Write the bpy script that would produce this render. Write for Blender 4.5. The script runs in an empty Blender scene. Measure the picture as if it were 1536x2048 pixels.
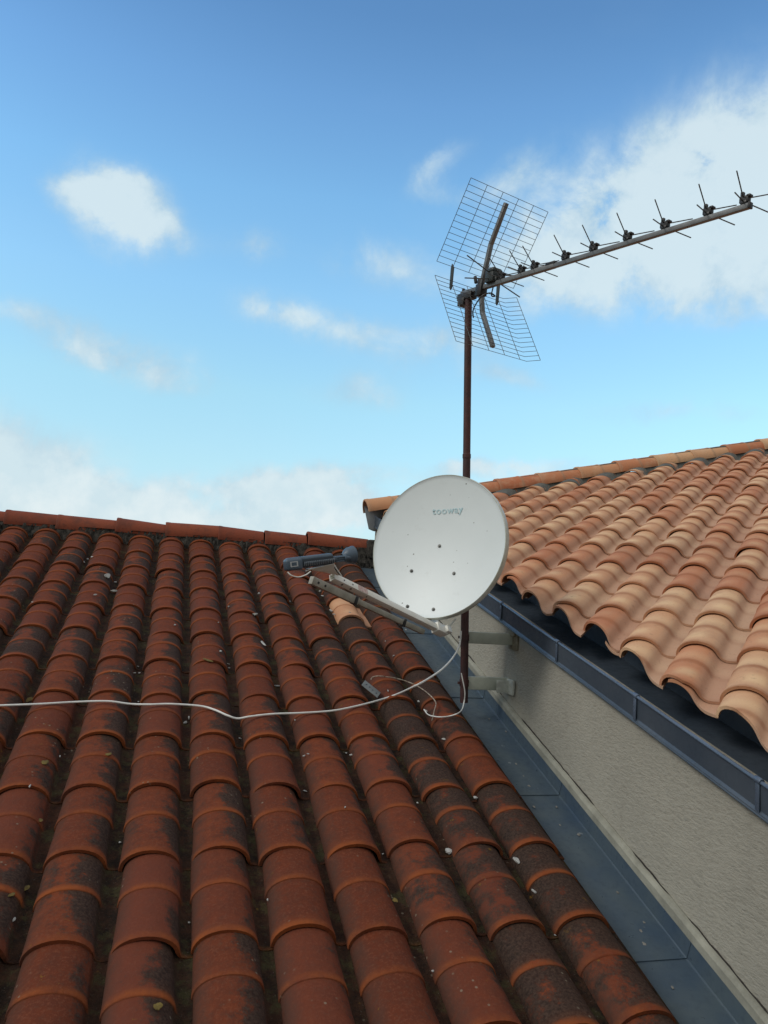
import bpy, bmesh, math, random
import numpy as np
from mathutils import Vector, Matrix
random.seed(7)
rng = np.random.default_rng(7)
R = math.radians
SC = bpy.context.scene
COL = SC.collection

# ------------------------------------------------------------------ camera
F, CX, CY = 1600.0, 768.0, 1024.0
CR = Vector((0.962837, -0.262868, 0.062011))
CU = Vector((-0.082854, -0.068952, 0.994173))
CB = Vector((-0.257061, -0.962365, -0.088169))
cd = bpy.data.cameras.new('camera')
cam = bpy.data.objects.new('camera', cd)
COL.objects.link(cam)
cam.matrix_world = Matrix(((CR.x, CU.x, CB.x, 0), (CR.y, CU.y, CB.y, 0), (CR.z, CU.z, CB.z, 0), (0, 0, 0, 1)))
cd.sensor_fit = 'VERTICAL'
cd.sensor_height = 36.0
cd.lens = 36.0 * F / 2048.0
cd.clip_start = 0.05
cd.clip_end = 3000
SC.camera = cam
GROUND_Z = -6.6


def ray(px, py):
    """direction in the world of a point of the photograph (full size pixels)"""
    return CR * (px - CX) + CU * (CY - py) - CB * F


def at(px, py, depth):
    return ray(px, py) * (depth / F)


def on(px, py, n, d):
    v = ray(px, py)
    return v * (d / v.dot(n))


# ------------------------------------------------------------------ render / view
SC.render.engine = 'CYCLES'
SC.view_settings.view_transform = 'Standard'
SC.view_settings.look = 'None'
SC.view_settings.exposure = 0.0
SC.view_settings.gamma = 1.0
SC.cycles.max_bounces = 6
SC.cycles.use_denoising = True

# ------------------------------------------------------------------ world
SUN_EL, SUN_AZ = R(38), R(-100)      # azimuth from +Y towards +X : from the left, a little behind the camera
W = bpy.data.worlds.new('World')
SC.world = W
W.use_nodes = True
nt = W.node_tree
nt.nodes.clear()


class NT:
    """tiny helper to wire nodes"""
    def __init__(s, tree): s.t = tree; s.n = tree.nodes; s.l = tree.links

    def node(s, typ, **kw):
        n = s.n.new(typ)
        for k, v in kw.items(): setattr(n, k, v)
        return n

    def put(s, sock, v):
        if v is None: return
        if isinstance(v, bpy.types.NodeSocket): s.l.new(v, sock)
        else: sock.default_value = v

    def math(s, op, a, b=None, c=None, clamp=False):
        n = s.node('ShaderNodeMath', operation=op, use_clamp=clamp)
        s.put(n.inputs[0], a); s.put(n.inputs[1], b); s.put(n.inputs[2], c)
        return n.outputs[0]

    def vmath(s, op, a, b=None):
        n = s.node('ShaderNodeVectorMath', operation=op)
        s.put(n.inputs[0], a); s.put(n.inputs[1], b)
        return n.outputs['Value'] if op in ('DOT_PRODUCT', 'LENGTH') else n.outputs['Vector']

    def mix(s, fac, a, b, blend='MIX'):
        n = s.node('ShaderNodeMix', data_type='RGBA', blend_type=blend)
        s.put(n.inputs[0], fac)
        s.put(n.inputs[6], a if not isinstance(a, tuple) else (*a, 1)[:4])
        s.put(n.inputs[7], b if not isinstance(b, tuple) else (*b, 1)[:4])
        return n.outputs[2]

    def noise(s, vec, scale, detail=3, rough=.55, col=False, dist=0):
        n = s.node('ShaderNodeTexNoise')
        s.put(n.inputs['Vector'], vec); n.inputs['Scale'].default_value = scale
        n.inputs['Detail'].default_value = detail; n.inputs['Roughness'].default_value = rough
        n.inputs['Distortion'].default_value = dist
        return n.outputs['Color'] if col else n.outputs['Fac']

    def ramp(s, fac, stops, interp='LINEAR'):
        n = s.node('ShaderNodeValToRGB')
        cr = n.color_ramp; cr.interpolation = interp
        while len(cr.elements) > 1: cr.elements.remove(cr.elements[-1])
        for i, (p, c) in enumerate(stops):
            if not isinstance(c, tuple): c = (c, c, c)
            e = cr.elements[0] if i == 0 else cr.elements.new(p)
            e.position = p; e.color = (*c, 1)[:4]
        s.put(n.inputs[0], fac)
        return n.outputs['Color']

    def mr(s, v, a, b, c=0.0, d=1.0, smooth=False):
        n = s.node('ShaderNodeMapRange', interpolation_type='SMOOTHSTEP' if smooth else 'LINEAR')
        s.put(n.inputs[0], v)
        for k, q in zip((1, 2, 3, 4), (a, b, c, d)): s.put(n.inputs[k], q)
        return n.outputs[0]


def s2l(*c):
    return tuple(((v / 255) / 12.92 if v / 255 <= .04045 else ((v / 255 + .055) / 1.055) ** 2.4) for v in c)


w = NT(nt)
out = w.node('ShaderNodeOutputWorld')
bg = w.node('ShaderNodeBackground')
tc = w.node('ShaderNodeTexCoord')
sky = w.node('ShaderNodeTexSky', sky_type='NISHITA')
sky.sun_disc = False
sky.sun_elevation = SUN_EL
sky.sun_rotation = SUN_AZ
sky.altitude = 50
sky.air_density = 1.0
sky.dust_density = 0.6
sky.ozone_density = 1.5
D = w.vmath('NORMALIZE', tc.outputs['Generated'])
sep = w.node('ShaderNodeSeparateXYZ'); w.l.new(D, sep.inputs[0])
SKYGAIN = [(z, tuple(c / 3 for c in g)) for z, g in (
    (0.0, (1.1, 1.4, 1.7)), (.06, (1.25, 1.5, 1.75)), (.13, (1.6, 1.85, 1.75)), (.222, (1.90, 2.28, 1.98)), (.337, (1.98, 2.56, 2.42)),
    (.44, (1.82, 2.55, 2.55)), (.53, (1.56, 2.22, 2.42)), (.60, (1.28, 1.88, 2.14)), (1.0, (.95, 1.5, 1.8)))]
gain = w.ramp(sep.outputs['Z'], SKYGAIN)
skyc = w.mix(1.0, sky.outputs['Color'], gain, 'MULTIPLY')
skyc = w.vmath('SCALE', skyc)
skyc.node.inputs['Scale'].default_value = 3.0
CLOUDS = True
# clouds as soft clumps at fixed directions of the sky, edges broken by noise
if CLOUDS:
    wn = w.noise(D, 9.0, 7, .62, col=True)
    wv = w.vmath('SUBTRACT', wn, (0.5, 0.5, 0.5))
    wv = w.vmath('MULTIPLY', wv, (.075, .075, .06))
    Dw = w.vmath('ADD', D, wv)
    blobs = [  # px, py, rx, ry, rotation (deg, counter-clockwise), strength
        (240, 425, 80, 58, -18, 1.5), (235, 375, 50, 36, 0, 1.2), (300, 455, 50, 32, -10, 1.1), (165, 405, 50, 22, 0, 1.0),
        (1460, 350, 270, 105, 24, 1.3), (1240, 400, 170, 70, 28, 1.05), (1500, 450, 330, 95, 6, 1.05), (1750, 260, 300, 150, 20, 1.5),
        (1230, 560, 230, 42, 2, .8), (1470, 520, 170, 38, -6, .7), (1440, 600, 150, 26, 0, .55),
        (10, 945, 190, 60, -14, 1.8), (60, 1020, 200, 50, -5, 1.5), (225, 1010, 80, 26, -8, 1.6), (-220, 960, 250, 120, 0, 1.4),
        (570, 980, 100, 28, -6, 1.7), (660, 995, 90, 34, -8, 1.8), (430, 972, 90, 18, 0, 1.1), (600, 1040, 380, 26, -3, 1.3), (900, 950, 200, 20, 0, .9), (330, 1030, 260, 22, 0, .9), (1020, 930, 120, 14, 0, .8),
        (90, 638, 170, 30, -16, .98), (565, 615, 66, 34, -10, .92), (690, 675, 140, 28, -20, .88), (890, 688, 100, 30, -8, .92),
        (750, 530, 95, 38, -8, .78), (320, 750, 120, 30, -10, .8), (720, 785, 85, 28, 0, .72), (1350, 828, 130, 22, 0, .8),
        (885, 335, 55, 20, 35, .75), (895, 382, 40, 18, 0, .7), (500, 485, 60, 22, -10, .68), (1010, 765, 70, 20, -12, .68), (1040, 355, 80, 36, 30, .75), (200, 705, 80, 20, -10, .66), (1500, 640, 120, 24, 0, .6),
    ]
    tot = None
    for (px, py, rx, ry, rot, st) in blobs:
        c = ray(px, py).normalized()
        ca, sa = math.cos(R(rot)), math.sin(R(rot))
        e1 = (CR * ca + CU * sa); e1 = (e1 - c * e1.dot(c)).normalized()
        e2 = (CU * ca - CR * sa); e2 = (e2 - c * e2.dot(c)); e2 = (e2 - e1 * e2.dot(e1)).normalized()
        k = ray(px, py).length
        a = w.vmath('DOT_PRODUCT', Dw, tuple(e1 * (k / rx / 1.25)))
        off = w.vmath('DOT_PRODUCT', Dw, tuple(e2 * (k / ry / 1.25)))
        d2 = w.math('MULTIPLY_ADD', a, a, w.math('MULTIPLY', off, off))
        g = w.math('MULTIPLY', w.math('POWER', 2.718, w.math('MULTIPLY', d2, -1.0)), st)
        tot = g if tot is None else w.math('ADD', tot, g)
    fn = w.noise(D, 11.0, 9, .62, dist=.35)
    dens = w.math('MULTIPLY', tot, w.math('MULTIPLY_ADD', fn, 3.2, -.66))
    fac = w.mr(dens, .06, 1.5, smooth=True)
    # high thin veil
    veil = w.mr(w.noise(w.vmath('MULTIPLY', D, (1, 1, 2.5)), 3.0, 4, .5), .5, .9, 0, .10)
    fac = w.math('MAXIMUM', w.math('MULTIPLY', fac, .90), veil)
    cn = w.noise(w.vmath('ADD', D, (.05, 0, .03)), 14.0, 7, .6)
    ccol = w.mix(w.mr(w.math('MULTIPLY_ADD', dens, .22, cn), .42, .95, smooth=True), (.43, .61, .74), (.69, .82, .87))
    ccol = w.mix(w.mr(sep.outputs['Z'], .22, .06, 0, .75), ccol, w.mix(w.mr(cn, .4, .6), (.62, .76, .82), (.82, .89, .90)))
    skyc = w.mix(fac, skyc, w.vmath('SCALE', ccol))
    skyc.node.inputs[7].links[0].from_node.inputs['Scale'].default_value = 10.0
# unseen grey cover added overhead and behind the camera to shape the light
fwd = w.vmath('DOT_PRODUCT', D, tuple((-CB + Vector((0, 0, -.25))).normalized()))
added_cov = w.mr(w.math('ADD', fwd, w.math('MULTIPLY', w.noise(D, 2.2, 5, .6), .5)), .80, .40, 0, .92, smooth=True)
added_covc = w.ramp(w.noise(D, 3.1, 5, .6), [(.3, (.26, .26, .255)), (.7, (.52, .51, .48))])
cs = w.vmath('SCALE', added_covc); w.put(cs.node.inputs['Scale'], w.mr(sep.outputs['Z'], .1, .85, 6.0, 19.0))
skyc = w.mix(added_cov, skyc, cs)
w.l.new(skyc, bg.inputs['Color'])
bg.inputs['Strength'].default_value = 0.1
w.l.new(bg.outputs[0], out.inputs[0])

sl = bpy.data.lights.new('sun', 'SUN')
sl.energy = 1.2
sl.angle = R(18)
sl.color = (1.0, .95, .88)
sun = bpy.data.objects.new('sun', sl)
COL.objects.link(sun)
sd = Vector((math.sin(SUN_AZ) * math.cos(SUN_EL), math.cos(SUN_AZ) * math.cos(SUN_EL), math.sin(SUN_EL)))
sun.rotation_euler = sd.to_track_quat('Z', 'Y').to_euler()
sun.location = sd * 20

# ------------------------------------------------------------------ object helpers


def tag(o, label=None, cat=None, group=None, kind=None):
    if label: o['label'] = label
    if cat: o['category'] = cat
    if group: o['group'] = group
    if kind: o['kind'] = kind
    return o


def empty(name, loc=(0, 0, 0), **kw):
    o = bpy.data.objects.new(name, None)
    o.empty_display_size = .2
    COL.objects.link(o)
    o.location = loc
    return tag(o, **kw)


def link(name, me, mat=None, parent=None):
    o = bpy.data.objects.new(name, me)
    COL.objects.link(o)
    if mat: me.materials.append(mat)
    if parent:
        o.parent = parent
        p = parent; off = Vector((0, 0, 0))
        while p: off += p.location; p = p.parent
        o.location = -off
    return o


class MB:
    def __init__(s): s.v = []; s.f = []

    def add(s, vs, fs):
        b = len(s.v); s.v += [tuple(v) for v in vs]; s.f += [tuple(i + b for i in f) for f in fs]; return s

    def quad(s, a, b, c, d): return s.add([a, b, c, d], [(0, 1, 2, 3)])

    def box(s, c, ax, ay, az):
        """centre and three half-axis vectors"""
        c, ax, ay, az = map(Vector, (c, ax, ay, az))
        vs = [c + ax * i + ay * j + az * k for k in (-1, 1) for j in (-1, 1) for i in (-1, 1)]
        return s.add(vs, [(0, 2, 3, 1), (4, 5, 7, 6), (0, 1, 5, 4), (2, 6, 7, 3), (0, 4, 6, 2), (1, 3, 7, 5)])

    def aabb(s, a, b):
        a, b = Vector(a), Vector(b); h = (b - a) / 2
        return s.box((a + b) / 2, (h.x, 0, 0), (0, h.y, 0), (0, 0, h.z))

    def bar(s, a, b, wdt, hgt, up=(0, 0, 1)):
        a, b = Vector(a), Vector(b); d = (b - a); u = Vector(up)
        sd_ = d.cross(u).normalized(); u = sd_.cross(d).normalized()
        return s.box((a + b) / 2, d / 2, sd_ * wdt / 2, u * hgt / 2)

    def tube(s, pts, r, n=10, caps=True, closed=False):
        pts = [Vector(p) for p in pts]; m = len(pts)
        rs = r if isinstance(r, (list, tuple)) else [r] * m
        t0 = (pts[1] - pts[0]).normalized()
        ref = Vector((0, 0, 1)) if abs(t0.z) < .9 else Vector((1, 0, 0))
        nrm = t0.cross(ref).normalized(); vs = []
        for i, p in enumerate(pts):
            t = (pts[min(i + 1, m - 1)] - pts[max(i - 1, 0)]).normalized()
            nrm = (nrm - t * nrm.dot(t)).normalized(); bn = t.cross(nrm)
            vs += [p + (nrm * math.cos(2 * math.pi * k / n) + bn * math.sin(2 * math.pi * k / n)) * rs[i] for k in range(n)]
        fs = [(i * n + k, i * n + (k + 1) % n, (i + 1) * n + (k + 1) % n, (i + 1) * n + k) for i in range(m - 1) for k in range(n)]
        if caps: fs += [tuple(range(n))[::-1], tuple((m - 1) * n + k for k in range(n))]
        return s.add(vs, fs)

    def lathe(s, o, ax, prof, n=32, xr=None):
        """prof: (distance along axis, radius)"""
        o, ax = Vector(o), Vector(ax).normalized()
        ref = Vector(xr) if xr else (Vector((0, 0, 1)) if abs(ax.z) < .9 else Vector((1, 0, 0)))
        e1 = (ref - ax * ref.dot(ax)).normalized(); e2 = ax.cross(e1); m = len(prof)
        vs = [o + ax * d + (e1 * math.cos(2 * math.pi * k / n) + e2 * math.sin(2 * math.pi * k / n)) * r for d, r in prof for k in range(n)]
        fs = [(i * n + k, i * n + (k + 1) % n, (i + 1) * n + (k + 1) % n, (i + 1) * n + k) for i in range(m - 1) for k in range(n)]
        return s.add(vs, fs)

    def build(s, name, mat, parent=None, bevel=0, smooth=False, angle=35, seg=2):
        me = bpy.data.meshes.new(name)
        me.from_pydata(s.v, [], s.f)
        me.validate()
        bm = bmesh.new(); bm.from_mesh(me)
        bmesh.ops.remove_doubles(bm, verts=bm.verts, dist=1e-6)
        bmesh.ops.recalc_face_normals(bm, faces=bm.faces)
        if bevel:
            es = [e for e in bm.edges if len(e.link_faces) == 2 and e.calc_face_angle(0) > R(40)]
            bmesh.ops.bevel(bm, geom=es, offset=bevel, segments=seg, affect='EDGES', profile=.5)
        bm.to_mesh(me); bm.free()
        if smooth or bevel:
            me.shade_smooth(); me.set_sharp_from_angle(angle=R(angle))
        return link(name, me, mat, parent)


# ------------------------------------------------------------------ materials


def mat(name):
    m = bpy.data.materials.new(name)
    m.use_nodes = True
    t = NT(m.node_tree)
    b = m.node_tree.nodes['Principled BSDF']
    return m, t, b


def bump(t, b, h, strength=.4, dist=.005, prev=None):
    n = t.node('ShaderNodeBump')
    n.inputs['Strength'].default_value = strength
    n.inputs['Distance'].default_value = dist
    t.put(n.inputs['Height'], h)
    t.l.new(n.outputs[0], b.inputs['Normal'])
    return n


def pos(t):
    return t.node('ShaderNodeNewGeometry').outputs['Position']


def simple(name, c, rough=.5, metal=0.0, var=.25, scale=12, bs=.15, bd=.001, spec=.5, c2=None):
    m, t, b = mat(name)
    P = pos(t)
    n = t.noise(P, scale, 5, .6)
    c2 = c2 or tuple(x * (1 - var) for x in c)
    t.l.new(t.mix(t.mr(n, .35, .65), c, c2), b.inputs['Base Color'])
    n2 = t.noise(P, scale * 8, 3, .6)
    t.l.new(t.mr(n2, .3, .7, rough * .85, min(1, rough * 1.15)), b.inputs['Roughness'])
    b.inputs['Metallic'].default_value = metal
    b.inputs['Specular IOR Level'].default_value = spec
    bump(t, b, n2, bs, bd)
    return m


def tile_old():
    m, t, b = mat('old_clay_tile')
    P = pos(t)
    at_ = t.node('ShaderNodeAttribute', attribute_name='tv')
    sp = t.node('ShaderNodeSeparateColor'); t.l.new(at_.outputs['Color'], sp.inputs[0])
    rnd, tt, xn = sp.outputs[0], sp.outputs[1], sp.outputs[2]
    a2 = t.node('ShaderNodeAttribute', attribute_name='tw')
    sp2 = t.node('ShaderNodeSeparateColor'); t.l.new(a2.outputs['Color'], sp2.inputs[0])
    dark, rim, rnd2 = sp2.outputs[0], sp2.outputs[1], sp2.outputs[2]
    n1 = t.noise(P, 5.0, 6, .65)
    n2 = t.noise(P, 22.0, 6, .7)
    n3 = t.noise(P, 120.0, 4, .7)
    clay = t.mix(t.mr(rnd, 0, 1), (.125, .031, .0145), (.185, .046, .019))
    clay = t.mix(t.mr(n2, .35, .7), clay, (.10, .030, .017))
    clay = t.mix(t.math('MULTIPLY', t.mr(n3, .5, .72), .35), clay, (.30, .11, .06))
    clay = t.mix(t.math('MULTIPLY', t.mr(t.noise(P, 60, 4, .7), .52, .7), .45), clay, (.06, .032, .022))
    clay = t.mix(t.mr(rnd2, .55, 1, 0, .6), clay, (.15, .045, .028))
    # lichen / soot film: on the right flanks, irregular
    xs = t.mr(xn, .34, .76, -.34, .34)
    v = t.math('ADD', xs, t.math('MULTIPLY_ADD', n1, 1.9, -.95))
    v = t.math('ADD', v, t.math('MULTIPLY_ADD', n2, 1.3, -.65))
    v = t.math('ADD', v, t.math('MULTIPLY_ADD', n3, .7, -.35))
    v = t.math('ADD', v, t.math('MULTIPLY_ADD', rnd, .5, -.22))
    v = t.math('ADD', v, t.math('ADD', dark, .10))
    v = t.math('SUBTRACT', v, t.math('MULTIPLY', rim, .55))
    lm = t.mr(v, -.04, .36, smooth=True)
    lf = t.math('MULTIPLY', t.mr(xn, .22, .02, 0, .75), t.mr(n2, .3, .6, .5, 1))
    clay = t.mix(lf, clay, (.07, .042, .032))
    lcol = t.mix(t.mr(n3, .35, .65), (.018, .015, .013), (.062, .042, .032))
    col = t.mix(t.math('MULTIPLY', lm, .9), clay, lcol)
    # pans: dirt and moss
    pan = t.mr(xn, .80, .86)
    dirt = t.mix(t.mr(n2, .4, .65), (.016, .012, .009), (.060, .028, .016))
    dirt = t.mix(t.mr(t.noise(P, 14, 6, .7), .50, .62), dirt, (.050, .045, .020))
    dirt = t.mix(t.mr(n3, .62, .74), dirt, (.12, .10, .08))
    dirt = t.mix(t.mr(t.noise(P, 70, 3, .7), .60, .70), dirt, (.012, .010, .008))
    col = t.mix(t.math('MULTIPLY', pan, .88), col, dirt)
    # rubbed, brighter clay on the thick lips
    rm = t.math('MULTIPLY', rim, t.mr(t.math('ADD', n1, t.math('MULTIPLY', n2, .6)), .62, .95))
    col = t.mix(t.math('MULTIPLY', rm, .85), col, (.27, .072, .020))
    # specks of pale lichen
    vo = t.node('ShaderNodeTexVoronoi'); vo.inputs['Scale'].default_value = 34.0; t.l.new(P, vo.inputs['Vector'])
    sk = t.math('MULTIPLY', t.mr(vo.outputs['Distance'], .10, .16, 1, 0), t.mr(t.noise(P, 3.5, 3), .56, .62))
    col = t.mix(t.math('MULTIPLY', sk, .55), col, (.26, .22, .16))
    yl = t.math('MULTIPLY', t.mr(t.noise(P, 26, 4, .7), .66, .72), t.mr(t.noise(P, 2.3, 2), .50, .60))
    col = t.mix(t.math('MULTIPLY', yl, .6), col, (.22, .12, .018))
    t.l.new(col, b.inputs['Base Color'])
    b.inputs['Roughness'].default_value = .9
    b.inputs['Specular IOR Level'].default_value = .12
    h = t.math('ADD', t.math('MULTIPLY', n2, 1.0), t.math('MULTIPLY', n3, t.math('MULTIPLY_ADD', pan, 1.6, .35)))
    bump(t, b, h, .6, .006)
    return m


def tile_new(pale=False):
    m, t, b = mat('pale_clay_tile' if pale else 'new_clay_tile')
    P = pos(t)
    at_ = t.node('ShaderNodeAttribute', attribute_name='tv')
    sp = t.node('ShaderNodeSeparateColor'); t.l.new(at_.outputs['Color'], sp.inputs[0])
    rnd, tt, xn = sp.outputs[0], sp.outputs[1], sp.outputs[2]
    a2 = t.node('ShaderNodeAttribute', attribute_name='tw')
    sp2 = t.node('ShaderNodeSeparateColor'); t.l.new(a2.outputs['Color'], sp2.inputs[0])
    rim, rnd2, ring = sp2.outputs[1], sp2.outputs[2], sp2.outputs[0]
    n1 = t.noise(P, 6.0, 4, .6)
    n2 = t.noise(P, 40.0, 5, .65)
    n3 = t.noise(P, 260.0, 3, .6)
    base = t.ramp(rnd, [(0, (.48, .19, .10)), (.42, (.57, .26, .14)), (.6, (.62, .34, .195)), (1, (.67, .43, .26))])
    base = t.mix(t.mr(n1, .3, .75, 0, .5), base, (.45, .21, .11))
    # sprayed pale bands in the middle of each half, darker brown lines at ring and nose
    band = t.math('MULTIPLY', t.mr(t.math('ABSOLUTE', t.math('SUBTRACT', tt, .24)), .02, .17, 1, 0, True), t.mr(t.math('ABSOLUTE', t.math('SUBTRACT', xn, t.mr(rnd2, 0, 1, .25, .5))), .04, .3, 1, 0, True))
    band2 = t.math('MULTIPLY', t.mr(t.math('ABSOLUTE', t.math('SUBTRACT', tt, .72)), .02, .2, 1, 0, True), .7)
    bd = t.math('MULTIPLY', t.math('MAXIMUM', band, band2), t.mr(t.math('ADD', n1, rnd), .6, 1.3, .15, .75))
    base = t.mix(bd, base, (.76, .52, .30))
    panc = t.mr(xn, .60, .74)
    base = t.mix(t.math('MULTIPLY', panc, .65), base, (.47, .32, .23))
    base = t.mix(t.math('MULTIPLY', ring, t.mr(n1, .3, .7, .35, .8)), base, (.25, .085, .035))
    base = t.mix(t.math('MULTIPLY', t.mr(n2, .58, .72), .4), base, (.24, .14, .09))
    base = t.mix(t.math('MULTIPLY', t.mr(n3, .60, .75), .3), base, (.22, .12, .08))
    base = t.mix(t.math('MULTIPLY', t.mr(t.noise(P, 3.0, 5, .65), .55, .7), .3), base, (.33, .20, .14))
    if pale: base = t.mix(.5, base, (.46, .20, .10))
    t.l.new(base, b.inputs['Base Color'])
    b.inputs['Roughness'].default_value = .8
    b.inputs['Specular IOR Level'].default_value = .15
    bump(t, b, t.math('ADD', n2, t.math('MULTIPLY', n3, .6)), .4, .004)
    return m


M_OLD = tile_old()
M_NEW = tile_new()
M_PALE = tile_new(True)


def cap_mat(name, cols, stain, scol):
    m, t, b = mat(name)
    P = pos(t)
    a = t.node('ShaderNodeAttribute', attribute_name='tv')
    sp = t.node('ShaderNodeSeparateColor'); t.l.new(a.outputs['Color'], sp.inputs[0])
    c = t.ramp(sp.outputs[0], cols)
    n1 = t.noise(P, 8, 5, .65); n2 = t.noise(P, 60, 4, .65)
    c = t.mix(t.math('MULTIPLY', t.mr(n1, .48, .7, smooth=True), stain), c, scol)
    c = t.mix(t.math('MULTIPLY', t.mr(n2, .55, .75), .4), c, tuple(x * .5 for x in scol))
    c = t.mix(t.math('MULTIPLY', sp.outputs[2], .6), c, tuple(x * .6 for x in scol))
    t.l.new(c, b.inputs['Base Color'])
    b.inputs['Roughness'].default_value = .78
    b.inputs['Specular IOR Level'].default_value = .3
    bump(t, b, t.math('ADD', n1, n2), .35, .004)
    return m


M_CAPOLD = cap_mat('old_ridge_clay', [(0, (.20, .046, .022)), (1, (.26, .066, .030))], .6, (.10, .038, .026))
M_CAPNEW = cap_mat('new_hip_clay', [(0, (.46, .155, .075)), (.5, (.54, .25, .125)), (1, (.68, .44, .25))], .45, (.62, .42, .27))


def zinc(name, c, c2, rough=.45, spots=True):
    m, t, b = mat(name)
    P = pos(t)
    n1 = t.noise(P, 4.0, 5, .6); n2 = t.noise(P, 35, 5, .65)
    col = t.mix(t.mr(n1, .3, .7), c, c2)
    col = t.mix(t.math('MULTIPLY', t.mr(n2, .5, .75), .35), col, tuple(x * .55 for x in c))
    if spots:
        vo = t.node('ShaderNodeTexVoronoi'); vo.inputs['Scale'].default_value = 9.0; t.l.new(P, vo.inputs['Vector'])
        sk = t.math('MULTIPLY', t.mr(vo.outputs['Distance'], .05, .085, 1, 0), t.mr(t.noise(P, 90, 2), .4, .5))
        col = t.mix(t.math('MULTIPLY', sk, .45), col, (.45, .47, .47))
    t.l.new(col, b.inputs['Base Color'])
    b.inputs['Metallic'].default_value = .25
    t.l.new(t.mr(n2, .3, .7, rough - .1, rough + .15), b.inputs['Roughness'])
    bump(t, b, t.math('ADD', n1, t.math('MULTIPLY', n2, .2)), .25, .004)
    return m


M_ZINC = zinc('weathered_zinc', (.062, .10, .15), (.115, .15, .165), .36)
M_GUTTER = zinc('dark_zinc', (.058, .080, .108), (.09, .112, .138), .38, False)
M_BEAD = zinc('bright_zinc_bead', (.13, .17, .235), (.09, .12, .165), .27, False)
M_GREYZ = zinc('pale_zinc', (.42, .46, .48), (.30, .33, .36), .4, False)


def stucco():
    m, t, b = mat('cream_render')
    P = pos(t)
    n1 = t.noise(P, 2.2, 5, .6); n2 = t.noise(P, 38, 5, .6, dist=.4); n3 = t.noise(P, 160, 3, .6)
    Q = t.vmath('MULTIPLY', P, (1, .55, 1.5))
    m2 = t.noise(Q, 75, 5, .6, dist=.3); m3 = t.noise(P, 30, 4, .55)
    col = t.mix(t.mr(n1, .3, .7), (.40, .38, .315), (.335, .318, .265))
    col = t.mix(t.math('MULTIPLY', t.mr(m2, .5, .7), .35), col, (.21, .205, .17))
    # rain streaks running down the wall
    st = t.noise(t.vmath('MULTIPLY', P, (6, 6, .55)), 2.4, 5, .65)
    col = t.mix(t.math('MULTIPLY', t.mr(st, .50, .72), .16), col, (.20, .19, .16))
    t.l.new(col, b.inputs['Base Color'])
    b.inputs['Roughness'].default_value = .9
    h = t.math('ADD', t.math('MULTIPLY', m2, 1.0), t.math('ADD', t.math('MULTIPLY', m3, .5), t.math('MULTIPLY', n3, .25)))
    bump(t, b, h, .6, .009)
    return m


M_WALL = stucco()
M_TRIM = simple('cream_trim', (.36, .355, .29), .8, var=.35, scale=9, bs=.3, bd=.004)
M_MORTAR = simple('dark_bedding_mortar', (.10, .09, .075), .95, var=.75, scale=30, bs=.9, bd=.015, c2=(.025, .024, .02))
M_CLOS = simple('grey_flexible_flashing', (.13, .135, .12), .7, var=.4, scale=14, bs=.3, bd=.004)
M_UNDER = simple('roof_boarding', (.03, .025, .022), .95)
M_DISH = None


def dish_mat():
    m, t, b = mat('painted_dish_white')
    P = pos(t)
    n1 = t.noise(P, 3.0, 4, .6); n2 = t.noise(P, 30, 5, .65); n3 = t.noise(P, 14, 4, .7)
    c = t.mix(t.mr(n1, .3, .7), (.78, .85, .86), (.72, .79, .80))
    c = t.mix(t.math('MULTIPLY', t.mr(n3, .62, .80), .18), c, (.30, .31, .27))
    vo = t.node('ShaderNodeTexVoronoi'); vo.inputs['Scale'].default_value = 17; t.l.new(P, vo.inputs['Vector'])
    sk = t.math('MULTIPLY', t.mr(vo.outputs['Distance'], .05, .075, 1, 0), t.mr(t.noise(P, 7, 2), .47, .55))
    c = t.mix(t.math('MULTIPLY', sk, .75), c, (.10, .10, .085))
    t.l.new(c, b.inputs['Base Color'])
    b.inputs['Roughness'].default_value = .42
    bump(t, b, n2, .06, .001)
    return m


M_DISH = dish_mat()
M_RIM = simple('dish_rim_paint', (.66, .70, .66), .45, var=.25, scale=10, c2=(.42, .44, .36))
M_ARM = simple('ivory_painted_steel', (.80, .80, .76), .42, var=.3, scale=16, c2=(.72, .71, .63))
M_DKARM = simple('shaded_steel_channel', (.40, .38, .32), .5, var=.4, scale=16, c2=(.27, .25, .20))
M_LNB = simple('blue_grey_cast_housing', (.075, .11, .15), .42, var=.2, scale=20)
M_FIN = simple('pale_fin_edge', (.24, .29, .34), .4, var=.2, scale=20)
M_CORE = simple('dark_housing_core', (.02, .03, .042), .5)
M_BLACK = simple('black_plastic', (.018, .018, .02), .45)
M_DGREEN = simple('dark_grey_plastic', (.035, .045, .045), .5)
M_ALU = simple('dull_aluminium', (.19, .205, .215), .5, .1, var=.3, scale=25)
M_WIRE = simple('weathered_wire', (.10, .105, .10), .5, .4)
M_BOLT = simple('galvanised_bolt', (.22, .22, .21), .45, .6, var=.4)
M_WHITE = simple('white_cable_sheath', (.80, .80, .76), .45, var=.15, scale=30)
M_GRUBBY = simple('yellowed_thin_cable', (.55, .48, .38), .5, var=.5, scale=60, c2=(.16, .10, .06))
M_LABEL = simple('pale_sticker', (.55, .57, .58), .5)
M_REDLBL = simple('pink_sticker', (.50, .30, .27), .5, var=.5, scale=120, c2=(.62, .52, .48))
M_LOGO = simple('faded_cyan_print', (.42, .64, .70), .45, var=.25, scale=40, c2=(.56, .72, .75))
M_MAST = simple('rusty_maroon_steel', (.085, .030, .026), .62, .1, var=.55, scale=18, bs=.5, bd=.002, c2=(.045, .022, .022))
M_BRACK = simple('grey_green_bracket', (.46, .48, .40), .6, var=.3, scale=12, bs=.3, c2=(.34, .36, .30))
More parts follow.
